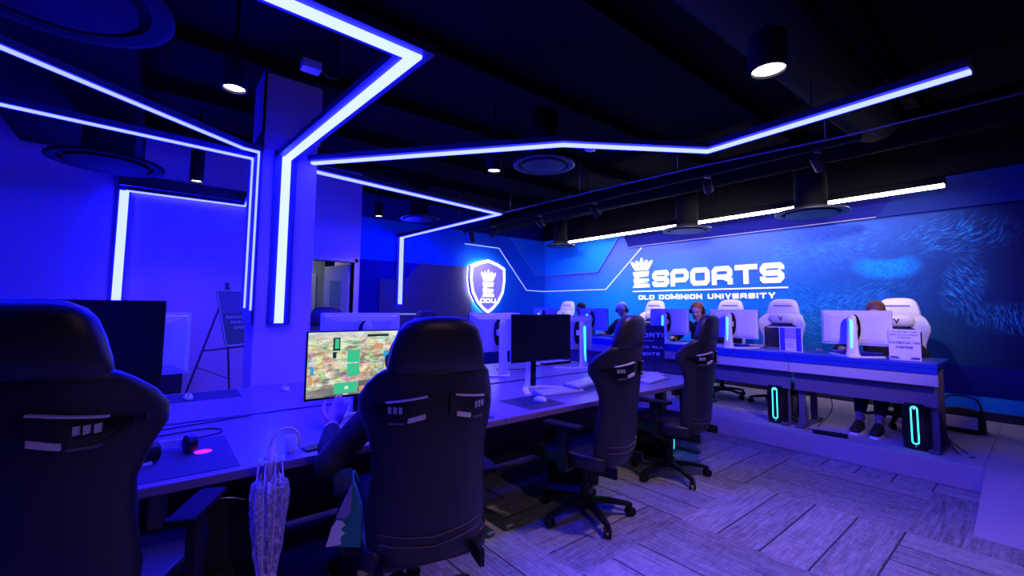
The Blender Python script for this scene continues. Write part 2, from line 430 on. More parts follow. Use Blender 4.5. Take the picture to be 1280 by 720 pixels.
def put_glyph(bm, c, x, y, s, fn, d0, d1):
    G, wd = glyph(c)
    for j, st in enumerate(G):
        cl = st[-1] == 'c'; st = st[:-1] if cl else st
        rnd = c in 'SPORUCG0'
        pth = cham(st, cl, .13) if rnd and len(st) > 2 else st
        e = .0004 * j
        ribbon(bm, [(x + p[0] * s, y + p[1] * s) for p in pth], TH * s, fn, d0, d1 + e if d1 > d0 else d1 - e, cl)
    return wd * s
def text_w(t, s, gap=.28):
    return sum((glyph(c)[1] if c != ' ' else .7) * s + gap * s for c in t) - gap * s
def text(bm, t, x, y, s, fn, d0, d1, gap=.28):
    for c in t:
        if c == ' ': x += (.7 + gap) * s; continue
        x += put_glyph(bm, c, x, y, s, fn, d0, d1) + gap * s
    return x

# ================================================================== STRUCTURE
XW = 7.41; YW = 7.84; PZ = .2; CZ = 3.6
bm = BM(); box(bm, -3.5, XW + .1, -2.5, YW + 1.6, -.1, 0); struct('floor', bm, 'carpet', 'violet-grey plank-patterned carpet floor')
bm = BM(); box(bm, -3.5, XW + .1, -2.5, YW + 1.6, CZ, CZ + .1); struct('ceiling', bm, 'deck', 'open ceiling painted black')
bm = BM(); box(bm, 5.12, XW, .38, YW, 0, PZ, .012, 2); box(bm, 5.12, XW, -2.5, .3801, 0, PZ)
struct('floor_platform', bm, 'carpet_plain', 'raised carpeted platform under the long counter')
bm = BM(); prism(bm, [(4.12, .001), (5.1201, .001), (5.1201, PZ - .0005)], XZ, -2.5, .375)
struct('floor_ramp', bm, 'carpet_plain', 'carpeted ramp up to the platform')
bm = BM(); box(bm, XW, XW + .15, -2.5, YW + .15, 0, CZ); struct('wall_right', bm, 'black_paint', 'wall behind the mural')
bm = BM(); box(bm, 2.52, XW, YW, YW + .15, 0, CZ); struct('wall_back', bm, 'navy', 'blue end wall carrying the shield')
bm = BM(); box(bm, -3.6, -3.5, -2.5, YW, 0, CZ); struct('wall_left', bm, 'black_paint')
bm = BM(); box(bm, -3.6, XW, -2.6, -2.5, 0, CZ); struct('wall_front', bm, 'black_paint')
# white wall beyond the island with a doorway
bm = BM()
box(bm, -3.5, 1.70, 7.0, 7.12, 0, CZ); box(bm, 1.70, 2.43, 7.0, 7.12, 2.13, 3.2); box(bm, 2.43, 2.52, 7.0, YW + .15, 0, 3.2)
box(bm, 1.7001, 2.52, 7.001, 7.12, 3.2, CZ)
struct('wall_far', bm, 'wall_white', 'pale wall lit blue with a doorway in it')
bm = BM()
box(bm, 1.645, 1.70, 6.975, 7.14, 0, 2.185); box(bm, 2.43, 2.485, 6.975, 7.14, 0, 2.185); box(bm, 1.645, 2.485, 6.975, 7.14, 2.13, 2.185)
struct('trim_1', bm, 'door', 'painted frame of the doorway')
bm = BM(); box(bm, 1.2, 2.52, 8.9, 9.0, 0, 2.8); box(bm, 1.1, 1.2, 7.12, 9.0, 0, 2.8); box(bm, 1.2, 2.42, 7.12, 8.9, 2.6, 2.7)
struct('wall_corridor', bm, 'corr', 'grey corridor wall beyond the doorway')
bm = BM(); box(bm, 0, .72, -.02, .02, .01, 2.1, .003); d1 = struct('door_1', bm, 'door', 'open door leaf in the doorway')
d1.location = (2.405, 7.13, 0); d1.rotation_euler = (0, 0, math.radians(104))
bm = BM(); box(bm, .2, .52, -.024, .024, 1.0, 1.85); obj('glass_pane', bm, 'glass_green', d1)
bm = BM(); tube(bm, [(.66, -.07, 1.0), (.58, -.07, 1.0)], .01); tube(bm, [(.66, -.02, 1.0), (.66, -.075, 1.0)], .01); obj('door_handle', bm, 'chrome', d1, True)
bm = BM(); box(bm, 1.75, 2.35, 8.84, 8.9, 0, 2.05); d2 = struct('door_2', bm, 'door', 'second door at the end of the corridor')
bm = BM(); box(bm, 2.0, 2.28, 8.83, 8.84, .9, 1.85); obj('glass_pane', bm, 'glass_green', d2)
# unseen area light that brightens the corridor, no fixture modelled
ld = bpy.data.lights.new('corridor_lamp', 'AREA'); ld.energy = 6; ld.color = (.75, .85, 1); ld.size = .5
lo = bpy.data.objects.new('corridor_lamp', ld); COL.objects.link(lo); lo.location = (1.9, 8.2, 2.55)
# pillar
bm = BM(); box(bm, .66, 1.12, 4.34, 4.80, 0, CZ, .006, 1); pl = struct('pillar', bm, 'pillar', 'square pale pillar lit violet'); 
bm = BM(); box(bm, .645, .665, 4.32, 4.82, 2.95, CZ - .05); box(bm, .645, 1.135, 4.32, 4.34, 2.95, CZ - .05); obj('duct_wrap', bm, 'pillar', pl, label='loose wrap round the pillar head')
# mural wall
bm = BM(); box(bm, XW - .012, XW + .001, -2.5, 5.30, .80, 2.67); struct('trim_2', bm, 'mural', 'printed blue lion-fur mural')
bm = BM(); box(bm, XW - .012, XW + .001, 5.30, YW, .46, 3.07); struct('trim_3', bm, 'mural', 'plain azure end of the mural wall')
bm = BM(); box(bm, XW - .012, XW + .001, -2.5, 5.30, .46, .80); struct('trim_4', bm, 'navy', 'navy band beneath the mural')
bm = BM(); box(bm, XW - .016, XW + .001, -2.5, YW - .02, .30, .46); struct('trim_5', bm, 'azure', 'bright blue stripe low on the wall')
bm = BM(); box(bm, XW - .03, XW + .001, -2.5, YW - .02, PZ, .30, .004, 1); struct('baseboard_right', bm, 'base')
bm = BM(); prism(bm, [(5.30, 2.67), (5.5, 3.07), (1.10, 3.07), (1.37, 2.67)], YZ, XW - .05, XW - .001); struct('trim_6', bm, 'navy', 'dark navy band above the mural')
bm = BM(); prism(bm, [(1.37, 2.67), (1.10, 3.07), (-2.5, 3.07), (-2.5, 2.67)], YZ, XW - .065, XW - .001); struct('trim_7', bm, mat('steel_blue_paint', (.006, .022, .22), .7, spec=.15), 'steel-blue band above the mural end')
bm = BM(); box(bm, XW - .06, XW - .05, 1.38, 5.28, 2.668, 2.684); struct('trim_8', bm, 'edge_white', 'thin pale edge under the navy band')
# raised faceted panels meeting in the corner
bm = BM(); prism(bm, [(6.30, 3.07), (7.05, 2.24), (XW - .01, 2.22), (XW - .01, 3.07)], XZ, YW - .05, YW + .001); prism(bm, [(YW, 2.22), (6.1, 2.22), (5.42, 3.07), (YW, 3.07)], YZ, XW - .06, XW - .001)
struct('trim_9', bm, 'azure', 'raised light blue facet in the corner')
bm = BM(); prism(bm, [(5.05, 3.07), (5.05, 2.79), (5.97, 2.78), (6.81, 1.85), (XW - .01, 1.84), (XW - .01, 3.07)], XZ, YW - .025, YW + .001)
struct('trim_10', bm, 'royal', 'royal blue facet behind the shield')
bm = BM(); box(bm, 2.53, XW - .01, YW - .012, YW + .001, 2.29, 3.07); box(bm, 5.0, XW - .01, YW - .012, YW + .001, 1.0, 2.29); struct('trim_11', bm, 'royal', 'blue band at the top of the shield wall')
bm = BM(); prism(bm, [(4.02, 2.29), (5.12, 2.29), (5.25, 2.1), (5.25, .2), (3.2, .2), (3.2, 1.95), (3.7, 1.95)], XZ, YW - .03, YW + .001)
struct('trim_12', bm, 'slate', 'slate panel beside the shield')
bm = BM(); ribbon(bm, [(5.05, 2.79), (5.97, 2.78), (6.81, 1.85), (XW - .01, 1.84)], .016, XZ, YW - .034, YW - .025)
t = obj('edge_light', bm, 'edge_led'); tag(t, 'bright angular light line above and right of the shield', 'light strip')
bm = BM(); ribbon(bm, [(YW - .03, 1.84), (5.91, 1.84), (5.02, 2.64)], .016, YZ, XW - .03, XW - .012)
t = obj('edge_light', bm, 'edge_led'); tag(t, 'slanting light line left of the big white lettering', 'light strip')
bm = BM(); ribbon(bm, [(3.2, 1.29), (4.32, 1.29), (4.62, 1.0), (5.2, 1.0)], .018, XZ, YW - .04, YW - .03)
t = obj('edge_light', bm, 'edge_led2'); tag(t, 'low violet light line on the slate panel under the far blue strip', 'light strip')
bm = BM(); ribbon(bm, [(6.30, 3.07), (7.05, 2.24), (XW - .06, 2.22)], .012, XZ, YW - .056, YW - .05); ribbon(bm, [(YW - .06, 2.22), (6.1, 2.22), (5.42, 3.07)], .012, YZ, XW - .066, XW - .06)
struct('trim_13', bm, 'edge_white', 'fine pale edge of the corner facet')
bm = BM(); box(bm, 2.53, XW, YW - .03, YW, 0, .12); struct('baseboard_back', bm, 'base')

# ================================================================== LIGHT FIXTURES
def led_run(path, z, w_, m_, label, drop=None, hw=3.0, hh=.06, name='led_light_strip'):
    """ceiling strip along 2D path facing down; drop = (x, y, z_low, width) runs down facing -Y at path end"""
    t_ = thing(name, label, 'light strip', (path[0][0], path[0][1], 0))
    o = Vector((path[0][0], path[0][1], 0))
    pp = [(p[0] - o.x, p[1] - o.y) for p in path]
    bm = BM(); ribbon(bm, pp, w_ * hw, XY, z + .012, z + hh)
    if drop:
        x, y, z0, wd = drop; x -= o.x; y -= o.y
        box(bm, x - wd * hw / 2, x + wd * hw / 2, y + .012, y + hh, z0 - .01, z + hh)
    obj('housing', bm, 'housing', t_)
    bm = BM(); ribbon(bm, pp, w_, XY, z - .006, z + .012)
    if drop: box(bm, x - wd / 2, x + wd / 2, y - .006, y + .012, z0, z + .012)
    obj('light_diffuser', bm, m_, t_)
    for a, b in zip(pp, pp[1:]):
        L = (Vector(b) - Vector(a)).length; n = max(1, int(L / 1.2))
        for k in range(n):
            f = (k + .5) / n; q = Vector(a).lerp(Vector(b), f); bm = BM(); tube(bm, [(q.x, q.y, z + hh), (q.x, q.y, CZ)], .003, 5)
            obj('hanger_wire', bm, 'black_paint', t_)
    return t_
led_run([(-1.6, 2.0), (.995, 2.07), (.85, 4.31)], 2.75, .062, 'led_A', 'thick near blue strip that turns and drops down the pillar face', (.845, 4.28, 1.27, .07), hw=2.6)
led_run([(1.06, 4.28), (2.50, 2.43), (3.53, 1.74), (3.43, .20)], 2.75, .044, 'led_B', 'long zigzag blue ceiling strip ending above the right side')
led_run([(1.10, 4.52), (3.72, 4.87), (3.60, YW - .02)], 2.75, .046, 'led_C', 'blue ceiling strip that folds back and drops down the shield wall', (3.60, YW - .05, 1.48, .075), hw=2.4)
led_run([(-1.6, 2.74), (.50, 4.25), (.62, 4.27)], 2.75, .017, 'led_D', 'upper of two thin blue strips running in from the left to the pillar', (.622, 4.27, 1.38, .014), hw=3)
led_run([(-1.9, 4.20), (.60, 4.40)], 2.72, .015, 'led_D', 'lower of two thin blue strips running in from the left to the pillar', (.595, 4.40, 1.40, .014), hw=3)
led_run([(-.36, 6.97), (.88, 6.95), (.76, 5.0)], 2.79, .016, 'led_D', 'thin blue strip along the top of the far wall', None)
t_ = thing('led_light_strip', 'thick upright blue strip on the far left wall', 'light strip', (-.37, 7.0, 0))
bm = BM(); box(bm, -.06, .06, -.03, 0, .9, 2.83); obj('housing', bm, 'housing', t_)
bm = BM(); box(bm, -.042, .042, -.046, -.03, .93, 2.79); obj('light_diffuser', bm, 'led_F', t_)
# dark fin beside the pillar that carries the thin strips
bm = BM(); box(bm, .632, .655, 4.30, 4.75, 1.26, 2.95, .003, 1); tag(obj('hanging_fin_panel', bm, 'housing'), 'narrow black fin hanging on the left face of the pillar', 'panel')
# dark header above the far-wall strip
bm = BM(); box(bm, -.42, .95, 6.86, 6.99, 2.84, 2.98); tag(obj('strip_header', bm, 'housing'), 'black bar above the thin strip on the far wall', 'bar')

# white linear fixture
t_ = thing('linear_pendant_light', 'long warm white linear light hung before the lettering wall', 'ceiling light', (6.9, .66, 2.86))
bm = BM(); box(bm, -.05, .05, 0, 5.86, .028, .10, .004, 1); obj('housing', bm, 'black_paint', t_)
bm = BM(); box(bm, -.034, .034, .01, 5.85, -.01, .028, .008, 2); obj('light_diffuser', bm, 'linear', t_)
for k in range(6): bm = BM(); tube(bm, [(0, .4 + k * 1.0, .1), (0, .4 + k * 1.0, CZ - 2.86)], .003, 5); obj('hanger_wire', bm, 'black_paint', t_)
# downlights
def downlight(x, y, z, r, L, label, watt, spot=120):
    t_ = thing('cylinder_downlight', label, 'ceiling light', (x, y, z), group=None)
    bm = BM(); lathe(bm, [(r * .86, 0), (r, 0), (r, L), (r * .7, L + .01)], n=28, cap=False); lathe(bm, [(r, L), (.01, L + .005)], n=28, cap=False); tube(bm, [(0, 0, L), (0, 0, CZ - z)], .012, 8); obj('body', bm, 'black_paint', t_, 'auto')
    bm = BM(); lathe(bm, [(.001, .012), (r * .85, .012), (r * .85, .022)], n=28); obj('lens', bm, 'lamp', t_)
    bm = BM(); lathe(bm, [(r * .84, .012), (r * .86, -.004), (r * 1.02, -.004), (r * 1.02, .01)], n=28, cap=False); obj('trim_ring', bm, 'black_paint', t_)
    l = bpy.data.lights.new('downlight_beam', 'SPOT'); l.energy = watt; l.color = (1, .62, .74); l.spot_size = math.radians(spot); l.spot_blend = .9; l.shadow_soft_size = r * .7
    o = bpy.data.objects.new('downlight_beam', l); COL.objects.link(o); o.parent = t_; o.location = (0, 0, -.02)
    return t_
downlight(.32, 3.3, 2.84, .075, .20, 'round downlight left of the pillar head', DOWN_W * .25)
downlight(2.62, .93, 2.78, .10, .20, 'largest glowing downlight, above the right of the zigzag strip', DOWN_W * 2)
downlight(.75, -1.3, 2.85, .08, .20, 'downlight overhead behind the camera', DOWN_W * 2.6, 150)
downlight(2.66, 3.58, 2.85, .075, .20, 'downlight just under the middle of the zigzag strip', DOWN_W)
downlight(2.52, 6.28, 2.78, .07, .20, 'small far downlight near the doorway wall', DOWN_W * .5)
downlight(.27, 5.85, 2.78, .065, .34, 'tall black pendant downlight against the blue wall', DOWN_W * .3)

# diffusers on ducts
def diffuser(x, y, z, r, label, top=None, fm='housing'):
    t_ = thing('round_air_diffuser', label, 'air vent', (x, y, z))
    bm = BM(); lathe(bm, [(r * .42, .10), (r * .55, .05), (r * .97, .025), (r, .012), (r, 0), (r * .93, -.004), (r * .80, .006)], n=40, cap=False); obj('flange', bm, fm, t_, True)
    bm = BM(); lathe(bm, [(r * .70, .012), (r * .70, -.008), (.001, -.02)], n=40); obj('centre_disc', bm, fm, t_, 'auto')
    bm = BM(); lathe(bm, [(r * .45, .08), (r * .45, (top or CZ) - z)], n=28); obj('duct_neck', bm, 'black_paint', t_, True)
    return t_
diffuser(6.42, 6.31, 2.71, .30, 'round vent nearest the room corner, at the left end of the white light')
diffuser(6.50, 3.57, 2.68, .37, 'round vent hanging before the middle of the white light')
diffuser(6.40, 1.84, 2.66, .40, 'round vent hanging before the right of the white light')
diffuser(-.42, 5.45, 2.72, .42, 'round vent against the blue wall at the left', 3.118, 'black_paint')
diffuser(-.50, 2.95, 2.93, .50, 'huge round vent at the upper left corner', 3.118, 'black_paint')
diffuser(3.25, 3.45, 3.0, .34, 'dim round vent behind the zigzag strip')
diffuser(3.35, 6.6, 2.9, .33, 'dim round vent above the folded strip')
# ducts
def duct(name, pts, r, label):
    bm = BM(); tube(bm, pts, r, 24); t_ = obj(name, bm, 'deck', None, True)
    tag(t_, label, 'duct'); return t_
duct('round_duct', [(-3.4, 1.2, 3.25), (5.2, .95, 3.25)], .22, 'thick black duct crossing the ceiling nearest the camera')
duct('round_duct', [(5.6, -2.4, 3.22), (5.7, 7.6, 3.22)], .17, 'black duct running beside the white linear light')
bm = BM(); box(bm, -1.2, -.2, 1.9, 6.7, 3.12, 3.4, .01, 1); tag(obj('rectangular_duct', bm, 'deck'), 'flat black duct at the upper left', 'duct')
bm = BM()
for k in range(9): box(bm, -3.4, XW, -1.6 + k * 1.15, -1.52 + k * 1.15, 3.47, CZ - .001)
struct('trim_14', bm, 'deck', 'black joists under the deck')
# conduit and tracks
bm = BM(); tube(bm, [(4.22, 7.7, 2.98), (4.36, 4.6, 2.98), (4.50, 2.25, 2.98), (4.66, 1.15, 2.98), (4.7, -1, 2.98)], .010, 8)
for k in range(5): tube(bm, [(4.25 + k * .1, 6.8 - k * 1.4, 2.98), (4.25 + k * .1, 6.8 - k * 1.4, CZ)], .004, 5)
tag(obj('conduit_pipe', bm, mat('galvanised_pipe', (.25, .25, .3), .35, metal=.7), None, True), 'thin pale conduit crossing under the black ceiling', 'pipe')
t_ = thing('lighting_track', 'black lighting track carrying the spot heads', 'light track', (4.95, 1.0, 3.0))
bm = BM(); box(bm, -.02, .02, 0, 6.7, 0, .04); obj('rail', bm, 'black_paint', t_)
for k in range(5): bm = BM(); tube(bm, [(0, .4 + k * 1.45, .04), (0, .4 + k * 1.45, CZ - 3.0)], .005, 6); obj('rail_hanger', bm, 'black_paint', t_)
def spot_head(x, y, z, tgt, label, watt):
    t_ = thing('track_spotlight', label, 'spotlight', (x, y, z))
    d = (Vector(tgt) - Vector((x, y, z - .12))).normalized(); p0 = Vector((0, 0, -.12)) - d * .09; p1 = p0 + d * .20
    bm = BM(); tube(bm, [p0, p0 + d * .02, p1], [.04, .052, .055], 20); obj('lamp_head', bm, 'black_plastic', t_, 'auto')
    bm = BM(); tube(bm, [p1 + d * .001, p1 + d * .004], .044, 20); obj('lens', bm, led('spot_lens', (1, .85, .9), 3) if 'spot_lens' not in bpy.data.materials else bpy.data.materials['spot_lens'], t_)
    bm = BM(); box(bm, -.05, .05, -.022, .022, -.028, 0, .003, 1); obj('track_adapter', bm, 'housing', t_)
    bm = BM(); tube(bm, [(0, 0, -.02), (0, 0, -.06), (.06, 0, -.08), (.062, 0, -.13)], .006, 8); tube(bm, [(0, 0, -.06), (-.06, 0, -.08), (-.062, 0, -.13)], .006, 8); obj('yoke', bm, 'chrome', t_, True)
    l = bpy.data.lights.new('spot_beam', 'SPOT'); l.energy = watt; l.color = (1, .88, .92); l.spot_size = math.radians(70); l.spot_blend = .9; l.shadow_soft_size = .04
    o = bpy.data.objects.new('spot_beam', l); COL.objects.link(o); o.parent = t_; o.location = p1 + d * .012; o.rotation_euler = d.to_track_quat('-Z', 'Y').to_euler()
spot_head(4.95, 2.45, 3.0, (7.4, 3.4, 2.1), 'track spot pointing at the big lettering, right of the middle vent', 208)
spot_head(4.95, 4.15, 3.0, (7.4, 4.9, 1.8), 'track spot between the two left wall vents', 210)
spot_head(4.95, 5.35, 3.0, (7.4, 6.2, 1.8), 'track spot just left of the corner vent', 160)
spot_head(4.95, 1.35, 3.0, (7.4, 1.4, 1.9), 'dim track spot above the right wall vent', 184)
spot_head(4.95, 7.4, 3.0, (5.6, 7.8, 1.8), 'track spot near the folded strip, pointing at the shield', 40)
spot_head(4.95, 6.65, 3.0, (5.4, 7.8, 2.2), 'track spot below the folded strip tip', 30)
def fill_spot(x, y, z, tgt, label, watt, ang):  # added fill spots out of view, on no track, to brighten the counter front
    t_ = thing('track_spotlight', label, 'spotlight', (x, y, z)); d = (Vector(tgt) - Vector((x, y, z - .1))).normalized(); p0 = Vector((0, 0, -.1)) - d * .09
    bm = BM(); tube(bm, [p0, p0 + d * .02, p0 + d * .2], [.04, .052, .055], 20); obj('lamp_head', bm, 'black_plastic', t_, 'auto')
    bm = BM(); tube(bm, [(0, 0, -.1), (0, 0, CZ - z)], .01, 8); obj('drop_stem', bm, 'black_paint', t_)
    l = bpy.data.lights.new('fill_beam', 'SPOT'); l.energy = watt; l.color = (1, .66, .80); l.spot_size = math.radians(ang); l.spot_blend = .8; l.shadow_soft_size = .05
    o = bpy.data.objects.new('fill_beam', l); COL.objects.link(o); o.parent = t_; o.location = p0 + d * .22; o.rotation_euler = d.to_track_quat('-Z', 'Y').to_euler()
fill_spot(2.6, -.9, 3.1, (5.7, 1.5, 1.55), 'spotlight right of the camera aimed at the check-in end of the counter', 330, 42)
fill_spot(.2, 1.0, 3.3, (5.6, 3.8, 1.35), 'added unseen fill spotlight above the camera, brightening the middle of the counter', 520, 36)
# small ceiling items
t_ = thing('wireless_box', 'small pale box with a wire hanging above the pillar', 'device', (.72, 3.05, 3.0))
bm = BM(); box(bm, -.06, .06, -.045, .045, 0, .06, .008); obj('case', bm, 'wplastic', t_)
bm = BM(); tube(bm, curve([(.06, 0, .03), (.14, .01, .0), (.2, 0, .1), (.17, 0, .6)]), .003, 6); obj('wire', bm, 'piping', t_, True)
t_ = thing('smoke_detector', 'little pale smoke detector under the black ceiling', 'smoke detector', (3.25, 2.78, 2.98))
bm = BM(); lathe(bm, [(.03, 0), (.055, .01), (.06, .035), (.045, .045)], n=20); obj('case', bm, 'wplastic', t_, 'auto')
bm = BM(); tube(bm, [(0, 0, .04), (0, 0, CZ - 2.98)], .006, 6); obj('stem', bm, 'black_paint', t_)

# ================================================================== WALL LETTERING
def crown(bm, cx, z0, W, H, fn, d0, d1):
    """five flared petals with a bead on top; outline grows upward"""
    s = W / 2
    for k, a in enumerate((-2, -1, 0, 1, 2)):
        bx = cx + a * s * .28; tx = cx + a * s * .42; lean = a * .10 * s
        w0, w1 = s * .085, s * .15; top = z0 + H * (.88 - .06 * abs(a)); tx = cx + a * s * .40
        prism(bm, [(bx - w0, z0), (bx + w0, z0), (tx + w1 * .8, z0 + H * .35), (tx + w1 * 1.1 + lean * .5, z0 + H * .58), (tx + w1 * .8 + lean, top - H * .08), (tx + lean, top), (tx - w1 * .8 + lean, top - H * .08), (tx - w1 * 1.1 + lean * .5, z0 + H * .58), (tx - w1 * .8, z0 + H * .35)], fn, d0, d1)
    pts = [(cx + s * .09 * math.cos(2 * PI * q / 10), z0 + H * .93 + s * .09 * math.sin(2 * PI * q / 10)) for q in range(10)]
    prism(bm, pts, fn, d0, d1)
def chess_e(bm, x, z, W, H, fn, d0, d1):
    s = W
    prism(bm, [(x - .04 * s, z), (x + s, z), (x + s, z + .22 * H), (x + .10 * s, z + .22 * H)], fn, d0, d1)
    prism(bm, [(x + .06 * s, z + .27 * H), (x + .9 * s, z + .27 * H), (x + .9 * s, z + .30 * H), (x + .5 * s, z + .38 * H), (x + .95 * s, z + .38 * H), (x + .95 * s, z + .56 * H), (x + .02 * s, z + .56 * H)], fn, d0, d1)
    prism(bm, [(x + .12 * s, z + .22 * H), (x + .34 * s, z + .22 * H), (x + .34 * s, z + .84 * H), (x + .12 * s, z + .84 * H)], fn, d0, d1 + (.0003 if d1 > d0 else -.0003))
    prism(bm, [(x + .10 * s, z + .64 * H), (x + .92 * s, z + .70 * H), (x + .98 * s, z + H), (x, z + H), (x + .02 * s, z + .78 * H)], fn, d0, d1)
# wall fn: a runs rightwards in the picture (towards -Y)
Y0 = 5.23
EW = lambda a, b, d: (XW - .012 - d, Y0 - a, b)
t_ = thing('wall_lettering', 'large raised white ESPORTS lettering with crown and underline', 'sign', (XW - .012, Y0, 0))
LOC = lambda a, b, d: (-d, -a, b)
H = .315; x = 0
bm = BM(); chess_e(bm, .02, 1.85, .36, .315, LOC, 0, .03); obj('letter_E', bm, 'letter', t_)
bm = BM(); crown(bm, .21, 2.19, .44, .245, LOC, 0, .03); obj('crown_emblem', bm, 'letter', t_)
tot = 2.27; w1 = text_w('SPORTS', H, .17); k = tot / w1
x = .455
for c in 'SPORTS':
    bm = BM(); KX = lambda a, b, d, x=x, k=k: (-d, -(x + a * k), b); wd = put_glyph(bm, c, 0, 1.85, H, KX, 0, .03); obj('letter_' + c, bm, 'letter', t_)
    x += (wd + .17 * H) * k
bm = BM(); box(bm, -.025, 0, -2.77, 0, 1.766, 1.788); obj('underline', bm, 'letter', t_)
t_ = thing('wall_lettering', 'small raised white OLD DOMINION UNIVERSITY lettering', 'sign', (XW - .012, 5.10, 0))
s = .088; T = 'OLD DOMINION UNIVERSITY'; k = 2.46 / text_w(T, s, .3); x = 0
for c in T:
    if c == ' ': x += (.7 + .3) * s * k; continue
    bm = BM(); KX = lambda a, b, d, x=x, k=k: (-d, -(x + a * k), b); wd = put_glyph(bm, c, 0, 1.615, s, KX, 0, .018); obj('letter_' + c, bm, 'letter', t_)
    x += (wd + .3 * s) * k
# shield
def shield_poly(sc=1.0, n=8):
    W, Ht = .46 * sc, .58 * sc
    top = [(-W * .99, Ht * .70), (-W * .55, Ht * .86), (0, Ht * .98), (W * .55, Ht * .86), (W * .99, Ht * .70)]
    side = [(W, Ht * .2), (W * .90, -Ht * .25), (W * .62, -Ht * .62), (W * .28, -Ht * .88), (0, -Ht * 1.02)]
    return [tuple(p) for p in top + side + [(-a, b) for a, b in reversed(side[:-1])]]
t_ = thing('shield_sign', 'glowing violet shield sign with a white crowned E', 'sign', (5.57, YW - .03, 1.90))
FS = lambda a, b, d: (a, -d, b)
bm = BM(); prism(bm, shield_poly(.97), FS, .01, .03); obj('back_light', bm, 'halo', t_)
bm = BM(); prism(bm, shield_poly(1.03), FS, .06, .15); obj('shield_body', bm, 'wplastic', t_)
bm = BM(); P = shield_poly(.955); ribbon(bm, P, .06, FS, .15, .158, True); obj('rim_light', bm, 'rim', t_)
bm = BM(); prism(bm, shield_poly(.89), FS, .15, .154); obj('shield_face', bm, 'shield', t_)
bm = BM(); crown(bm, 0, .10, .36, .26, FS, .154, .17); obj('crown_emblem', bm, 'letter_lit', t_)
bm = BM(); chess_e(bm, -.15, -.24, .30, .32, FS, .154, .17); obj('letter_E', bm, 'letter_lit', t_)
bm = BM(); kk = text_w('ODU', .10, .2); text(bm, 'ODU', -kk / 2, -.37, .10, FS, .154, .165, .2); obj('lettering_ODU', bm, 'letter_lit', t_)

# ================================================================== DESKS
def t_leg(x, y0, y1, top, parent, mt='steel', bulk=.04):
    bm = BM(); yc = (y0 + y1) / 2
    box(bm, x - bulk, x + bulk, yc - .05, yc + .05, .03, top, .006, 1)
    box(bm, x - .035, x + .035, y0, y1, 0.0, .035, .01, 1); box(bm, x - .03, x + .03, y0 + .05, y1 - .05, top - .03, top)
    return obj('leg', bm, mt, parent)
def island_desk(x0, x1, y0, y1, label, legs):
    t_ = thing('island_desk', label, 'desk', (x0, y0, 0), group=None); W = x1 - x0; D = y1 - y0
    bm = BM(); box(bm, 0.002, W - .002, 0, D, .69, .73, .006, 2); obj('desktop', bm, 'desk', t_)
    bm = BM(); box(bm, .02, W - .02, D - .06, D - .04, .04, .56); obj('modesty_panel', bm, 'modesty2', t_)
    for lx in legs: t_leg(lx - x0, .06, D - .12, .69, t_)
    bm = BM(); box(bm, .15, W - .15, .25, .30, .63, .688); box(bm, .15, W - .15, D - .25, D - .20, .63, .688); obj('support_beam', bm, 'steel', t_)
    return t_
island_desk(-1.85, -.03, 2.19, 3.22, 'front island desk under the leftmost dark screen', [-1.75, -.10])
island_desk(-.03, 1.745, 2.19, 3.22, 'front island desk holding the lit game screen', [.06, 1.69])
island_desk(1.745, 4.35, 2.19, 3.22, 'front island desk holding stacked white keyboards, nearest the counter', [1.84, 4.25])
island_desk(-1.85, -.03, 3.28, 4.33, 'rear island desk at the far left end', [-1.75, -.12])
island_desk(-.03, 1.745, 3.28, 4.33, 'rear island desk before the pillar', [.06, 1.66])
island_desk(1.745, 4.35, 3.28, 4.33, 'rear island desk facing the shield wall', [1.84, 4.25])

def counter_desk(y0, y1, label, legs, mirror=False):
    t_ = thing('counter_desk', label, 'desk', (5.2, y0, PZ)); W = y1 - y0
    bm = BM(); box(bm, 0, .78, .001, W - .001, .735, .775, .004, 1); obj('desktop', bm, 'desk2', t_)
    bm = BM(); box(bm, 0.0, .02, .002, W - .002, .69, .735); obj('edge_board', bm, 'desk2', t_, label='glossy blue front edge')
    bm = BM(); box(bm, .012, .03, .003, W - .003, .585, .69); obj('fascia', bm, 'fascia', t_, label='pale grey fascia board')
    bm = BM(); box(bm, .10, .12, .02, W - .02, .39, .70); obj('modesty_panel', bm, 'modesty', t_)
    for ly in legs:
        bm = BM(); yy = ly - y0
        box(bm, .16, .20, yy - .03, yy + .03, .02, .72, .004, 1); box(bm, .52, .56, yy - .03, yy + .03, .02, .72, .004, 1)
        box(bm, .06, .70, yy - .04, yy + .04, 0, .03, .008, 1); box(bm, .1, .62, yy - .025, yy + .025, .69, .735); obj('leg', bm, 'modesty', t_)
    return t_
counter_desk(.62, 1.76, 'right section of the raised counter, under the check-in sign', [.68, 1.70])
counter_desk(1.76, 3.95, 'middle section of the raised counter, behind the front gaming chairs', [1.84, 2.9])
counter_desk(3.95, 6.6, 'far left section of the raised counter, near the room corner', [4.05, 6.5])

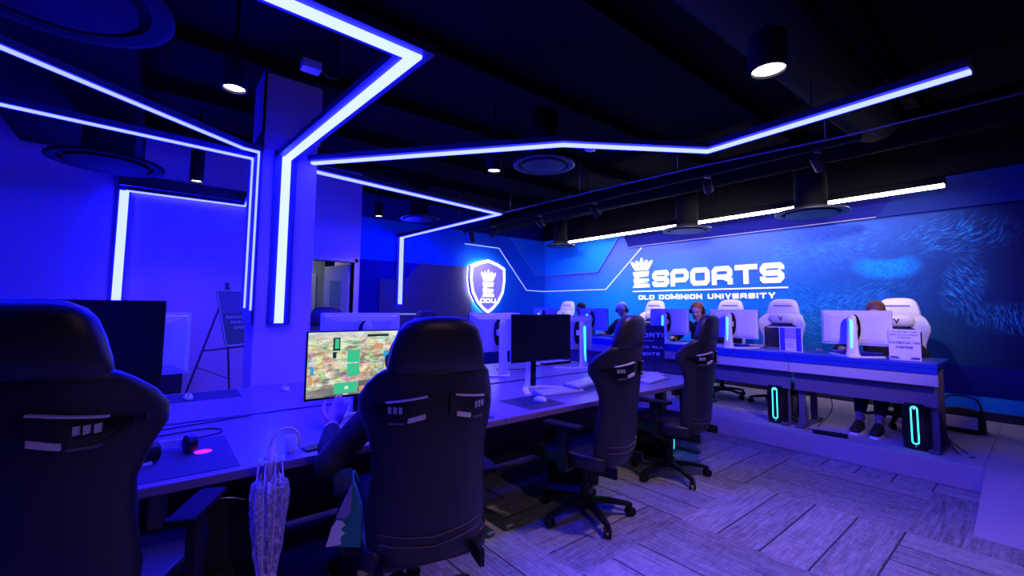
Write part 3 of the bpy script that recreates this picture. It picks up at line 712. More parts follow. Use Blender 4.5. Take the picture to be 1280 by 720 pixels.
# ================================================================== MONITORS
def make_monitor(w_, h2, zc, label, loc, rz, name='monitor', lit=False, cy=True, tilt=0):
    t_ = thing(name, label, 'monitor', loc, rz)
    bm = BM(); box(bm, -w_ / 2, w_ / 2, -.012, .004, zc - h2 / 2, zc + h2 / 2, .003, 1); bez = obj('bezel', bm, 'black_plastic', t_)
    bm = BM(); box(bm, -w_ / 2 + .008, w_ / 2 - .008, -.0135, -.010, zc - h2 / 2 + .014, zc + h2 / 2 - .008)
    if lit:
        for v in bm.verts: v.co.z -= zc
    sc = obj('screen', bm, 'screen_on' if lit else 'screen_off', t_)
    if lit:
        sc.location = (0, 0, zc)
    bm = BM(); box(bm, -w_ / 2, w_ / 2, .004, .016, zc - h2 / 2, zc + h2 / 2, .004, 1)
    rs = []
    for k, (q, yy) in enumerate(((.97, .014), (.93, .030), (.70, .042))):
        a, b = w_ / 2 * q, h2 / 2 * q * .95
        rs.append(ring(bm, [(-a, yy, zc - b), (a, yy, zc - b), (a, yy, zc + b), (-a, yy, zc + b)]))
    bridge(bm, rs); obj('back_shell', bm, 'wplastic', t_)
    # oval recess ring
    bm = BM(); rs = []
    for q, yy in ((.95, .04), (1, .058), (.9, .062)):
        rs.append(ring(bm, [(.052 * q * math.copysign(abs(math.cos(a)) ** .8, math.cos(a)), yy, zc - .0 + .135 * q * math.sin(a)) for a in [2 * PI * j / 24 for j in range(24)]]))
    bridge(bm, rs); obj('mount_recess', bm, 'gloss_black', t_, 'auto')
    # column
    top = zc + .12
    bm = BM(); rs = []
    for z, rx, ry, yc in ((.012, .062, .040, .15), (.05, .050, .034, .148), (.2, .042, .030, .14), (top - .03, .036, .028, .13), (top - .005, .030, .024, .13), (top + .012, .016, .014, .13)):
        rs.append(ring(bm, ell_ring(0, yc, rx, ry, z, 20, .7)))
    bridge(bm, rs); box(bm, -.03, .03, .05, .12, zc - .03, zc + .03, .004, 1)
    col = obj('stand_column', bm, 'wplastic2', t_, 'auto')
    bm = BM(); box(bm, -.030, .030, .105, .1115, .02, zc - .05, .003, 1); obj('column_cover', bm, 'gloss_black', col)
    bm = BM()
    for s_ in (-1, 1):
        pth = [(0, .16), (s_ * .10, .10), (s_ * .19, -.02), (s_ * .24, -.10)]
        L, R_ = offs(pth, .024); rings = []
        for i_, (l, r_) in enumerate(zip(L, R_)): rings.append(ring(bm, [(l.x, l.y, 0), (r_.x, r_.y, 0), (r_.x, r_.y, .014), (l.x, l.y, .014)]))
        bridge(bm, rings)
    lathe(bm, [(.062, 0), (.062, .016), (.05, .024)], (0, .15), 20)
    obj('stand_foot', bm, 'wplastic2', t_)
    if cy:
        bm = BM(); rs = []
        zl, zh = .09, top - .04
        box(bm, -.008, .008, .166, .180, zl, zh, .004, 2); obj('light_bar', bm, 'cyan', col)
    bm = BM(); tube(bm, [(w_ / 2 - .05, .005, zc + h2 / 2 - .04), (w_ / 2 - .05, .019, zc + h2 / 2 - .04)], .013, 16); obj('logo_badge', bm, 'cyan_dim' if cy else 'wplastic2', t_)
    return t_
# island front row (screens face the camera side)
mon = make_monitor(.70, .42, .50, 'leftmost dark monitor, half hidden by the nearest chair', (-.31, 2.73, .73), 0, cy=False)
lit = make_monitor(.71, .40, .345, 'lit monitor showing a colourful game menu', (1.04, 2.72, .73), 0, lit=True, cy=False)
mC = make_monitor(.68, .39, .445, 'dark monitor beside the white keyboards, in the middle of the front island', (2.57, 2.74, .73), 0, cy=False)
# game picture tiles on the lit screen
scr = [c for c in lit.children if c.name.startswith('screen')][0]
def tile(x0, x1, z0, z1, m_, k=0):
    bm = BM(); box(bm, x0, x1, -.0150 - k * .0004, -.0138, z0, z1); o = obj('screen_tile', bm, m_, scr); return o
# picture coordinates: u 0..1 left-right, v 0..1 bottom-top
U = lambda u: -.345 + u * .69
V = lambda v: -.185 + v * .37
for u0, u1, v0, v1, m_, k in [(.20, .26, .72, .93, 'tile_dark', 0), (.215, .25, .75, .91, 'tile_green', 1), (.325, .435, .52, .72, 'tile_green', 0), (.325, .435, .29, .50, 'tile_green', 0),
                              (.22, .42, -.0 + .03, .20, 'tile_green', 0), (.43, .60, .06, .21, 'tile_grey', 0), (.61, .78, .08, .24, 'tile_green', 0), (.31, .34, .09, .14, 'tile_white', 1),
                              (.66, .71, .56, .68, 'tile_blue', 0), (.44, .52, .05, .12, 'tile_peach', 1), (.20, .23, .60, .70, 'tile_dark', 0), (.79, .81, .35, .85, 'tile_grey', 0),
                              (.75, .79, .70, .78, 'tile_white', 0), (.75, .78, .38, .44, 'tile_white', 0), (.02, .05, .35, .48, 'tile_blue', 0), (.01, .04, .20, .32, 'tile_peach', 0),
                              (.57, .65, .72, .80, 'tile_peach', 0), (.14, .24, .005, .018, 'tile_dark', 0), (.30, .34, .005, .02, 'tile_white', 1), (.50, .7, .93, .97, 'tile_dark', 0)]:
    tile(U(u0), U(u1), V(v0), V(v1), m_, k)
# rear row (backs to the camera)
mD = make_monitor(.66, .40, .44, 'white-backed monitor left of the middle dark screen', (2.76, 3.66, .73), PI, cy=False)
G_ = 'white-backed monitors on the rear island desks'
dup(mD, (1.34, 3.62, .68 + .05), PI, 'white monitor back showing just above the lit game screen')
dup(mD, (-.14, 3.64, .73), PI, 'white monitor back at the far left, before the easel')
make_monitor(.62, .40, .41, 'white-backed monitor with cyan bar just left of the third gaming chair', (3.90, 3.60, .73), PI, cy=True)
# counter monitors
mK = make_monitor(.57, .345, .285, 'white-backed monitor beside the check-in sign', (5.47, 1.23, PZ + .775), PI / 2)
dup(mK, (5.47, 2.43, PZ + .775), PI / 2, 'white-backed monitor on the counter, left of the brochure frame')
dup(mK, (5.44, 3.27, PZ + .75 + .025), PI / 2, 'white-backed monitor behind the fourth gaming chair')
dup(mK, (5.47, 4.62, PZ + .775), PI / 2, 'white-backed monitor on the counter behind the third chair')
dup(mK, (5.47, 5.75, PZ + .775), PI / 2, 'farthest white-backed monitor, nearest the room corner')

# ================================================================== CHAIRS
RINGS = [(.42, .19, .045, .02), (.44, .215, .055, .03), (.50, .24, .065, .05), (.60, .25, .065, .06), (.74, .235, .06, .06), (.86, .235, .06, .06), (.95, .262, .06, .09),
         (1.01, .285, .058, .13), (1.065, .285, .055, .14), (1.115, .262, .052, .11), (1.155, .236, .05, .06), (1.178, .210, .047, .035), (1.190, .185, .03, .025)]
HEAD = [(1.160, .180, .03, .02), (1.170, .200, .050, .025), (1.22, .194, .057, .022), (1.28, .181, .057, .018), (1.33, .164, .053, .014), (1.36, .140, .046, .01), (1.378, .10, .03, .005), (1.384, .05, .012, 0)]
def yc_(z): return -.26 - (z - .45) * .12
def interp(z):
    T_ = RINGS[:-2] + HEAD[2:] if z > 1.16 else RINGS
    for a, b in zip(T_, T_[1:]):
        if a[0] <= z <= b[0]:
            f = (z - a[0]) / (b[0] - a[0]); return [a[i] + (b[i] - a[i]) * f for i in range(4)]
    return T_[-1] if z > T_[-1][0] else T_[0]
def loft_rings(bm, T_, n=36, dy=0):
    rs = []
    for z, hw, th, wg in T_:
        pts = []
        for k in range(n):
            a = 2 * PI * k / n; c, s_ = math.cos(a), math.sin(a)
            x_ = hw * math.copysign(abs(c) ** .75, c); y_ = th * math.copysign(abs(s_) ** .75, s_)
            pts.append((x_, yc_(z) + dy + y_ + wg * abs(x_ / hw) ** 2.6, z))
        rs.append(ring(bm, pts))
    bridge(bm, rs)
def surf(x_, z, front=False):
    _, hw, th, wg = interp(z); q = min(.97, abs(x_) / hw)
    edge = th * (1 - q ** (1 / .375)) ** .375 if q < 1 else 0
    return yc_(z) + wg * q ** 2.6 + (edge if front else -edge)
def patch(bm, xs, lo, hi, off=.006, front=False, nz=3):
    """thin solid following the back (or front) surface"""
    sgn = 1 if front else -1; outer = []; inner = []
    for i, x_ in enumerate(xs):
        for tgt, o_ in ((outer, off), (inner, -.006)):
            col_ = []
            for k in range(nz + 1):
                z = lo[i] + (hi[i] - lo[i]) * k / nz
                col_.append(bm.verts.new((x_, surf(x_, z, front) + sgn * o_, z)))
            tgt.append(col_)
    N = len(xs)
    for g in (outer, inner):
        for i in range(N - 1):
            for k in range(nz): bm.faces.new((g[i][k], g[i + 1][k], g[i + 1][k + 1], g[i][k + 1]))
    for i in range(N - 1):
        for k in (0, nz): bm.faces.new((outer[i][k], outer[i + 1][k], inner[i + 1][k], inner[i][k]))
    for k in range(nz):
        for i in (0, N - 1): bm.faces.new((outer[i][k], outer[i][k + 1], inner[i][k + 1], inner[i][k]))
def lin(a, b, n): return [a + (b - a) * i / (n - 1) for i in range(n)]
def make_chair(label, loc, rz, white=False, group=None, lift=0):
    t_ = thing('gaming_chair', label, 'chair', loc, rz, group)
    shell = 'white_leather' if white else 'leather'
    bm = BM(); loft_rings(bm, RINGS)
    bk = obj('backrest', bm, shell, t_, True)
    bm = BM(); loft_rings(bm, HEAD); obj('headrest', bm, 'white_leather' if white else 'leather2', t_, True)
    if white:
        bm = BM(); xs = lin(-.205, .205, 11); patch(bm, xs, [.50] * 11, [1.12 - .6 * abs(x_) for x_ in xs], .008, True, 8); obj('front_panel', bm, 'leather', bk, label='black front panel')
        bm = BM(); patch(bm, lin(-.11, .11, 9), [1.285] * 9, [1.30] * 9, .006, True, 1); obj('head_stitching', bm, 'paper_txt', bk)
        bm = BM(); rs = []
        for k, (q, x_) in enumerate([(.3, -.15), (.85, -.13), (1, -.08), (1, 0), (1, .08), (.85, .13), (.3, .15)]):
            rs.append(ring(bm, [(x_, yc_(1.12) + .085 + .045 * q * math.cos(a), 1.12 + .07 * q * math.sin(a)) for a in [2 * PI * j / 14 for j in range(14)]]))
        bridge(bm, rs); pw = obj('neck_pillow', bm, 'white_leather', t_, True)
        bm = BM(); ribbon(bm, [(-.022, 1.145), (0, 1.10), (.022, 1.145)], .012, XZ, yc_(1.12) + .12, yc_(1.12) + .133); obj('pillow_logo', bm, 'leather', pw)
        bm = BM(); tube(bm, [(-.17, yc_(.97) + .085, 1.0), (.17, yc_(.97) + .085, 1.0)], .010, 8); tube(bm, [(0, yc_(.97) + .085, 1.0), (0, yc_(.6) + .085, .6)], .008, 8); obj('white_strap', bm, 'white_leather', bk)
    # belt-slot trims
    for s_ in (-1, 1):
        n = 12; xs = [s_ * q for q in lin(.035, .262, n)]
        hi = [1.082 - .036 * i / (n - 1) for i in range(n)]; lo = [1.030 - .052 * math.sin(PI * min(1, i / (n - 1) * 1.05 + .08)) ** .6 for i in range(n)]
        bm = BM(); patch(bm, xs, lo, hi, .012); sl = obj('belt_slot', bm, 'gloss_black', bk)
        bm = BM(); patch(bm, xs[1:9], hi[1:9], [z + .0055 for z in hi[1:9]], .017, nz=1); obj('slot_rim', bm, 'satin', bk)
        xx = [s_ * q for q in lin(.062, .125, 5)]
        bm = BM(); patch(bm, xx, [.984 + .004 * abs(i - 0) for i in range(4, -1, -1)], [1.002 + .004 * i for i in range(4, -1, -1)], .019, nz=1); obj('slot_label', bm, 'satin', bk)
        xx = [s_ * q for q in lin(.135, .19, 5)]
        bm = BM(); patch(bm, xx, [.978] * 5, [.986] * 5, .017, nz=1); obj('lower_rim', bm, 'piping', bk)
        for j in range(3):
            x0 = s_ * (.145 + j * .018); xx = [x0, x0 + s_ * .012]; bm = BM(); patch(bm, xx, [1.018, 1.020], [1.042, 1.044], .016, nz=1); obj('slot_badge', bm, 'silver', bk)
    xs = lin(-.20, .20, 15)
    bm = BM(); patch(bm, xs, [.492 + .12 * abs(x_) for x_ in xs], [.497 + .12 * abs(x_) for x_ in xs], .004, nz=1); patch(bm, xs, [.530 + .12 * abs(x_) for x_ in xs], [.534 + .12 * abs(x_) for x_ in xs], .004, nz=1); obj('back_piping', bm, 'piping', bk)
    # seat
    bm = BM(); rs = []
    for y_, hw, th, up in [(-.27, .22, .04, 0), (-.25, .25, .055, .0), (-.1, .265, .06, .0), (.1, .27, .06, .0), (.22, .265, .06, .005), (.28, .24, .045, -.01), (.30, .2, .02, -.02)]:
        rs.append(ring(bm, [(hw * math.copysign(abs(math.cos(a)) ** .6, math.cos(a)), y_, .44 + up + th * math.copysign(abs(math.sin(a)) ** .6, math.sin(a)) + (.03 * abs(math.cos(a)) ** 6 if math.sin(a) > 0 else 0)) for a in [2 * PI * j / 28 for j in range(28)]]))
    bridge(bm, rs); obj('seat', bm, shell, t_, True)
    bm = BM(); box(bm, -.10, .10, -.16, .12, .335, .385, .01, 1); tube(bm, [(.08, .02, .35), (.30, .02, .35)], .008, 8); obj('tilt_mechanism', bm, 'black_plastic', t_)
    for s_ in (-1, 1): bm = BM(); box(bm, s_ * .20 - .01, s_ * .20 + .01, -.34, -.10, .375, .44); obj('back_bracket', bm, 'black_plastic', t_)
    bm = BM(); lathe(bm, [(.032, .10), (.032, .23), (.022, .232), (.022, .345)], n=20); obj('gas_lift', bm, 'black_plastic', t_, 'auto')
    # armrests
    for s_ in (-1, 1):
        bm = BM(); box(bm, s_ * .31 - .02, s_ * .31 + .02, -.05, .02, .39, .66, .006, 1); box(bm, min(s_ * .2, s_ * .31), max(s_ * .2, s_ * .31), -.04, .01, .375, .395)
        a_ = obj('armrest', bm, 'black_plastic', t_)
        bm = BM(); box(bm, s_ * .31 - .045, s_ * .31 + .045, -.15, .12, .66, .685, .010, 2); obj('arm_pad', bm, 'arm_rubber', a_)
    # star base
    bm = BM(); lathe(bm, [(.04, .075), (.055, .085), (.055, .125), (.035, .14)], n=20)
    for k in range(5):
        a = 2 * PI * k / 5 + .35; d = Vector((math.cos(a), math.sin(a), 0)); n_ = Vector((-d.y, d.x, 0)); rs = []
        for q, wd, zt, zb in ((.03, .030, .125, .085), (.16, .024, .118, .088), (.29, .018, .095, .070), (.325, .016, .085, .062)):
            c = d * q; rs.append(ring(bm, [c + n_ * wd + Vector((0, 0, zb)), c - n_ * wd + Vector((0, 0, zb)), c - n_ * wd * .7 + Vector((0, 0, zt)), c + n_ * wd * .7 + Vector((0, 0, zt))]))
        bridge(bm, rs)
    sb = obj('star_base', bm, 'black_plastic', t_, 'auto')
    for k in range(5):
        a = 2 * PI * k / 5 + .35; c = Vector((math.cos(a), math.sin(a), 0)) * .315; b2 = a + 1.1 + k; ax = Vector((math.cos(b2), math.sin(b2), 0))
        bm = BM()
        for s2 in (-1, 1): tube(bm, [c + ax * s2 * .008 + Vector((0, 0, .031)), c + ax * s2 * .024 + Vector((0, 0, .031))], .031, 18)
        tube(bm, [c + Vector((0, 0, .035)), c + Vector((0, 0, .068))], .010, 8); obj('caster', bm, 'black_plastic', sb, 'auto')
    return t_
ch = make_chair('third black gaming chair, between the middle dark monitor and the poster', (2.38, 2.10, 0), math.radians(12))
dup(ch, (.97, 1.88, 0), math.radians(-14), 'black winged gaming chair with the hooded person in it')
dup(ch, (3.52, 2.14, 0), math.radians(8), 'farthest front gaming chair, before the raised counter')
dup(ch, (-.12, 2.06, .05), math.radians(-26), 'nearest black gaming chair, cut by the left edge')
dup(ch, (1.48, 4.72, .03), PI, 'empty black chair behind the lit monitor, before the doorway')
dup(ch, (2.85, 4.95, 0), PI, 'black chair behind the island, just below the shield')
wc = make_chair('empty white gaming chair with neck pillow between two counter monitors', (6.35, 2.28, PZ), PI / 2 + .05, True)
dup(wc, (6.38, 3.02, PZ), PI / 2, 'white chair behind the auburn-haired person')
dup(wc, (6.36, 1.10, PZ), PI / 2, 'white chair behind the brown-haired person near the check-in sign')
dup(wc, (6.50, 4.38, PZ), PI / 2, 'white chair of the person in the grey cap')
dup(wc, (6.45, 6.45, PZ), PI / 2, 'farthest white chair, its head only showing by the room corner')

# ================================================================== COMPUTERS
def make_tower(label, loc, rz):
    t_ = thing('desktop_computer', label, 'computer', loc, rz)
    bm = BM(); rs = []
    for z, q in ((0.0, .90), (.012, .97), (.10, 1), (.36, 1), (.405, .97), (.42, .85)):
        rs.append(ring(bm, [(a, b * 1.0, z) for a, b, _ in ell_ring(0, .2, .105 * q, .215 * q, z, 32, .45)]))
    bridge(bm, rs); c_ = obj('case', bm, 'gloss_black', t_, 'auto')
    bm = BM(); pts = []
    for j in range(36):
        a = 2 * PI * j / 36; pts.append((.022 * math.cos(a), -.020, .22 + (.14 if math.sin(a) > 0 else -.14) + .022 * math.sin(a)))
    tube(bm, pts, .0055, 8, closed=True); obj('light_loop', bm, 'cyan', t_, True)
    bm = BM(); tube(bm, [(0, -.016, .365), (0, -.022, .365)], .009, 12); obj('power_button', bm, 'cyan_dim', t_)
    bm = BM(); tube(bm, [(0, -.010, .035), (0, -.014, .035)], .006, 12); obj('badge', bm, 'text_white', t_)
    return t_
tw = make_tower('black tower with cyan loop under the counter left of the middle leg', (5.30, 1.93, PZ), -PI / 2)
dup(tw, (5.30, .80, PZ), -PI / 2, 'black tower with cyan loop at the right end under the counter')
dup(tw, (1.60, 2.28, 0), math.radians(52), 'black tower beside the hooded person, only its light edge showing')
dup(tw, (2.90, 2.42, 0), math.radians(44), 'black tower behind the third gaming chair')
dup(tw, (4.02, 2.42, 0), math.radians(44), 'black tower behind the farthest front gaming chair')

# ================================================================== DESK ITEMS
def make_keyboard(label, loc, rz, m1='kb_body', m2='wplastic2', glow=None, w_=.44, d_=.14, group=None):
    t_ = thing('keyboard', label, 'keyboard', loc, rz, group)
    bm = BM(); prism(bm, [(-d_ / 2, 0), (d_ / 2, 0), (d_ / 2, .026), (-d_ / 2, .012)], lambda a, b, d: (d, a, b), -w_ / 2, w_ / 2); obj('keyboard_body', bm, m1, t_)
    bm = BM(); nx, ny = 15, 5
    for i in range(nx):
        for j in range(ny):
            x0 = -w_ / 2 + .012 + i * (w_ - .024) / nx; y0 = -d_ / 2 + .010 + j * (d_ - .02) / ny; z0 = .012 + .014 * (j + .5) / ny
            box(bm, x0, x0 + (w_ - .024) / nx - .003, y0, y0 + (d_ - .02) / ny - .003, z0, z0 + .011)
    obj('keys', bm, m2, t_)
    if glow:
        bm = BM(); box(bm, -w_ / 2, w_ / 2, -d_ / 2 - .004, -d_ / 2 + .0, .003, .010); obj('light_edge', bm, glow, t_)
    return t_
DZ = .73
kb = make_keyboard('lower white keyboard lying angled before the middle dark monitor', (2.60, 2.56, DZ), math.radians(-8))
k2 = dup(kb, (2.93, 2.60, DZ + .030), math.radians(14), 'upper white keyboard resting across another near the third chair')
dup(kb, (3.78, 2.46, DZ), math.radians(10), 'lower white keyboard by the farthest front chair')
dup(kb, (3.95, 2.66, DZ), math.radians(-16), 'white keyboard lying beyond the third chair, before the poster')
kc = make_keyboard('keyboard with a glowing cyan edge behind the middle dark monitor', (3.95, 3.98, DZ), PI, 'black_plastic', 'wplastic', 'cyan', .44, .15)
kl = dup(kb, (2.35, 4.02, DZ), PI, 'white keyboard under the white-backed monitor below the shield')
kp = make_keyboard('keyboard under the hooded person’s hand', (.96, 2.44, DZ), 0, 'black_plastic', 'blue_plastic', None, .40, .14)
kn = make_keyboard('pale keyboard beside the nearest chair under the leftmost monitor', (-.20, 2.52, DZ), math.radians(6), 'wplastic', 'black_plastic')
dup(kl, (5.72, 1.28, PZ + .775), PI / 2, 'white keyboard under the monitor by the check-in sign')
dup(kl, (5.72, 2.40, PZ + .775), PI / 2, 'white keyboard with the counter monitor left of the brochure frame')
dup(kl, (5.72, 4.62, PZ + .775), PI / 2, 'white keyboard before the person in the grey cap')
def make_mouse(label, loc, rz, m_='wplastic'):
    t_ = thing('computer_mouse', label, 'mouse', loc, rz)
    bm = BM(); rs = []
    for z, q in ((0, .96), (.010, 1), (.024, .86), (.034, .55), (.038, .2)): rs.append(ring(bm, ell_ring(0, -.006 * z * 30, .031 * q, .058 * q, z, 20, .85)))
    bridge(bm, rs); obj('mouse_body', bm, m_, t_, True)
    bm = BM(); tube(bm, [(-.004, .03, .030), (.004, .03, .030)], .009, 12); obj('scroll_wheel', bm, 'black_plastic', t_)
    return t_
ms = make_mouse('white mouse on the rear desk left of the lit monitor', (.86, 3.99, DZ), PI)
dup(ms, (.22, 4.02, DZ + .003), PI, 'white mouse on the dark pad at the far left desk')
dup(ms, (5.72, 1.62, PZ + .775), PI / 2, 'white mouse on the counter right of the brochure frame')
dup(ms, (2.25, 2.42, DZ + .003), 0.2, 'white mouse on the round dark pad by the third chair')
dup(ms, (5.6, 3.62, PZ + .775), PI / 2, 'white mouse on the counter left of the monitor behind the fourth chair')
def pad(label, x0, x1, y0, y1, z, m_, rz=0):
    t_ = thing('mouse_pad', label, 'mouse pad', ((x0 + x1) / 2, (y0 + y1) / 2, z), rz)
    bm = BM(); w2, d2 = (x1 - x0) / 2, (y1 - y0) / 2; box(bm, -w2, w2, -d2, d2, 0, .003, .001, 1); obj('pad_surface', bm, m_, t_); return t_
p1 = pad('purple mouse pad with a pink oval logo at the near desk edge', -.02, .32, 2.24, 2.80, DZ, 'pad')
bm = BM(); lathe(bm, [(.036, .003), (.036, .0036)], (0, 0), 24)
for v in bm.verts: v.co.x = v.co.x * 1.0 + .06; v.co.y = v.co.y + .03
obj('pink_logo', bm, 'red', p1)
pad('dark mouse pad on the far left rear desk', .10, .55, 3.92, 4.28, DZ, 'pad2')
pad('dark mouse pad with rounded outline before the third chair', 2.02, 2.36, 2.26, 2.62, DZ, 'pad2')
pad('dark mouse pad right of the hooded person', 1.42, 1.70, 2.24, 2.50, DZ, 'pad2')
# headset lying on the pad
def headset(label, loc, rz, m_='foam'):
    t_ = thing('headset', label, 'headset', loc, rz)
    bm = BM(); pts = [(.085 * math.cos(a), .10 * math.sin(a), .03) for a in lin(0, PI, 14)]; rs = []
    for p, a in zip(pts, lin(0, PI, 14)):
        n_ = Vector((math.cos(a), math.sin(a), 0)); c = Vector(p)
        rs.append(ring(bm, [c - n_ * .005 + Vector((0, 0, -.018)), c + n_ * .005 + Vector((0, 0, -.018)), c + n_ * .005 + Vector((0, 0, .018)), c - n_ * .005 + Vector((0, 0, .018))]))
    bridge(bm, rs); obj('headband', bm, m_, t_, 'auto')
    for s_ in (-1, 1):
        bm = BM(); tube(bm, [(s_ * .055, -.02, .042), (s_ * .09, -.02, .042)], [.040, .036], 20); obj('ear_cup', bm, 'black_plastic', t_, 'auto')
    return t_
headset('pale-banded headset lying on the purple mouse pad', (.085, 2.56, DZ + .004), .35)
# cables on the near desk
for pts, lb in (([(-.5, 3.0, DZ + .005), (-.1, 2.95, DZ + .005), (.25, 3.0, DZ + .005), (.3, 2.86, DZ + .005), (0, 2.78, DZ + .005), (-.25, 2.75, DZ + .005)], 'looped black cable on the desk beside the nearest chair'),
                ([(-.45, 3.16, DZ + .005), (-.1, 3.05, DZ + .005), (.1, 3.12, DZ + .005), (.5, 3.19, DZ + .005)], 'black cable along the desk seam at the left'),
                ([(3.0, 3.95, DZ + .005), (3.25, 3.8, DZ + .005), (3.5, 3.88, DZ + .005), (3.74, 4.0, DZ + .008)], 'short cable lying behind the middle dark monitor')):
    bm = BM(); tube(bm, curve(pts), .004, 6); tag(obj('cable', bm, 'cable', None, True), lb, 'cable')
# small white adapter cups / controller
t_ = thing('console_controller', 'small dark controller lying behind the middle dark monitor', 'controller', (3.55, 3.95, DZ), .3)
bm = BM(); blob(bm, (0, 0, .022), (.06, .035, .020)); blob(bm, (-.055, -.03, .02), (.025, .045, .02)); blob(bm, (.055, -.03, .02), (.025, .045, .02)); obj('controller_body', bm, 'wplastic', t_, True)
bm = BM(); tube(bm, [(.03, .0, .038), (.03, 0, .05)], .009, 10); tube(bm, [(-.03, .0, .038), (-.03, 0, .05)], .009, 10); obj('thumbstick', bm, 'black_plastic', t_)
# mouse bungee / bracelet-like pale cup at the hooded person
t_ = thing('drinking_glass', 'small pale plastic cup on the desk left of the person’s hand', 'cup', (.54, 2.32, DZ))
bm = BM(); lathe(bm, [(.022, 0), (.030, .07), (.028, .07), (.021, .004)], n=18, cap=False); obj('cup_wall', bm, 'wplastic', t_, True)
bm = BM(); lathe(bm, [(.0215, .002), (.022, .05)], n=18); obj('cup_contents', bm, 'cyan_dim' if False else 'blue_plastic', t_)
t_ = thing('mobile_phone', 'dark phone with a bright edge on the desk by the umbrella hook', 'phone', (.66, 2.30, DZ), .15)
bm = BM(); box(bm, -.075, .075, -.036, .036, 0, .009, .004, 2); obj('phone_body', bm, 'gloss_black', t_)
bm = BM(); box(bm, -.070, .070, -.032, .032, .009, .0095); obj('phone_screen', bm, 'screen_off', t_)

# ---- counter signs
t_ = thing('check_in_sign', 'white CHECK-IN HERE card standing at the right end of the counter', 'sign', (5.42, .86, PZ + .775), -PI / 2 - .08)
bm = BM(); box(bm, -.115, .115, -.003, .003, 0, .285, .001, 1); obj('card', bm, 'paper', t_)
bm = BM(); box(bm, -.10, .10, .0, .08, 0, .003); obj('card_foot', bm, 'paper', t_)
FT = lambda a, b, d: (a, -d, b)
for i, (tx, sz) in enumerate((('TO ENTER THE', .0105), ('ESPORTS ARENA', .0105), ('PLEASE', .0105))):
    bm = BM(); text(bm, tx, -text_w(tx, sz) / 2, .255 - i * .026, sz, FT, .003, .0042); obj('small_text_line', bm, 'paper_txt', t_)
for i, tx in enumerate(('CHECK-IN', 'HERE')):
    bm = BM(); text(bm, tx, -text_w(tx, .022, .2) / 2, .150 - i * .042, .022, FT, .003, .0042, .2); obj('large_text_line', bm, 'paper_txt', t_)
bm = BM()
for s_ in (-1, 1): prism(bm, [(s_ * .105, .01), (s_ * .03, .01), (s_ * .055, .032), (s_ * .105, .032)], FT, .003, .0042)
obj('printed_footer', bm, 'paper_txt', t_)
t_ = thing('brochure_frame', 'framed blue and white leaflet standing on the counter', 'sign', (5.42, 1.80, PZ + .775), -PI / 2 - .05)
bm = BM(); box(bm, -.115, .115, -.004, .004, 0, .27, .002, 1); obj('frame', bm, 'wplastic', t_)
bm = BM(); box(bm, -.105, -.055, -.0055, -.004, .01, .26); box(bm, .055, .105, -.0055, -.004, .01, .26); obj('blue_side_print', bm, mat('blue_print', (.05, .04, .45), .5), t_)
bm = BM(); box(bm, -.055, .055, -.0055, -.004, .01, .14); obj('white_page', bm, 'paper', t_)
bm = BM(); box(bm, -.055, .055, -.0055, -.004, .14, .26); obj('violet_page', bm, mat('violet_page', (.35, .30, .75), .5), t_)
bm = BM(); text(bm, 'ESPORTS', -.045, .118, .009, FT, .0055, .006); obj('leaflet_title', bm, 'paper_txt', t_); bm = BM()
for j in range(4): box(bm, -.045, .03 + .004 * (j % 2), -.0062, -.0055, .095 - j * .015, .099 - j * .015)
obj('printed_text', bm, 'paper_txt', t_)
bm = BM(); box(bm, -.08, .08, .004, .07, 0, .003); obj('stand_foot', bm, 'wplastic', t_)
# black poster on a floor stand, behind chair three
t_ = thing('poster_stand', 'black poster with white lettering on a floor stand between the chairs', 'sign', (4.66, 3.22, 0), -PI / 4 + .05)
bm = BM(); mxp = Matrix.Rotation(math.radians(-9), 4, 'X')
box(bm, -.30, .30, -.012, .012, .76, 1.22, .002, 1); obj('poster_board', bm, 'poster', t_)
bm = BM(); ribbon(bm, [(-.30, .76), (.30, .76), (.30, 1.22), (-.30, 1.22)], .012, XZ, -.016, -.010, True); obj('poster_frame', bm, 'steel', t_)
bm = BM(); text(bm, 'ESPORTS', -.20, 1.08, .055, FT, .012, .014, .2); obj('poster_title', bm, 'text_white', t_)
bm = BM(); box(bm, -.20, .18, -.014, -.012, 1.035, 1.042); text(bm, 'OPEN TO ALL', -.2, .945, .032, FT, .012, .014); text(bm, 'STUDENTS', -.18, .86, .036, FT, .012, .014); obj('poster_text', bm, 'text_white', t_)
bm = BM(); tube(bm, [(-.2, .02, .76), (-.26, 0, 0)], .012, 8); tube(bm, [(.2, .02, .76), (.26, 0, 0)], .012, 8); tube(bm, [(0, .02, .95), (0, .35, 0)], .012, 8); tube(bm, [(-.24, .005, .3), (.24, .005, .3)], .008, 8); obj('stand_leg', bm, 'steel', t_)
bm = BM(); tube(bm, [(0, -.02, 1.20), (0, .02, 1.24)], .014, 8); obj('clip', bm, 'chrome', t_)

# ---- easel at the far left
t_ = thing('display_easel', 'tripod easel with a tilted dark poster by the pillar', 'easel', (.62, 5.95, 0))
bm = BM(); tube(bm, [(0, 0, 1.62), (-.46, -.15, 0)], .011, 8); obj('leg', bm, 'steel', t_)
bm = BM(); tube(bm, [(0.02, .02, 1.62), (.42, -.30, 0)], .011, 8); obj('leg', bm, 'steel', t_)
bm = BM(); tube(bm, [(0, .02, 1.62), (.16, .45, 0)], .011, 8); obj('leg', bm, 'steel', t_)
bm = BM(); tube(bm, [(-.20, -.065, .92), (.20, -.13, .96)], .010, 8); obj('ledge_bar', bm, 'steel', t_)
bm = BM(); tube(bm, [(-.25, -.08, .75), (.10, .28, .55)], .006, 8); obj('brace', bm, 'steel', t_)
bm = BM(); tube(bm, [(0, 0, 1.6), (0, 0, 1.68)], .02, 8); obj('top_clamp', bm, 'steel', t_)
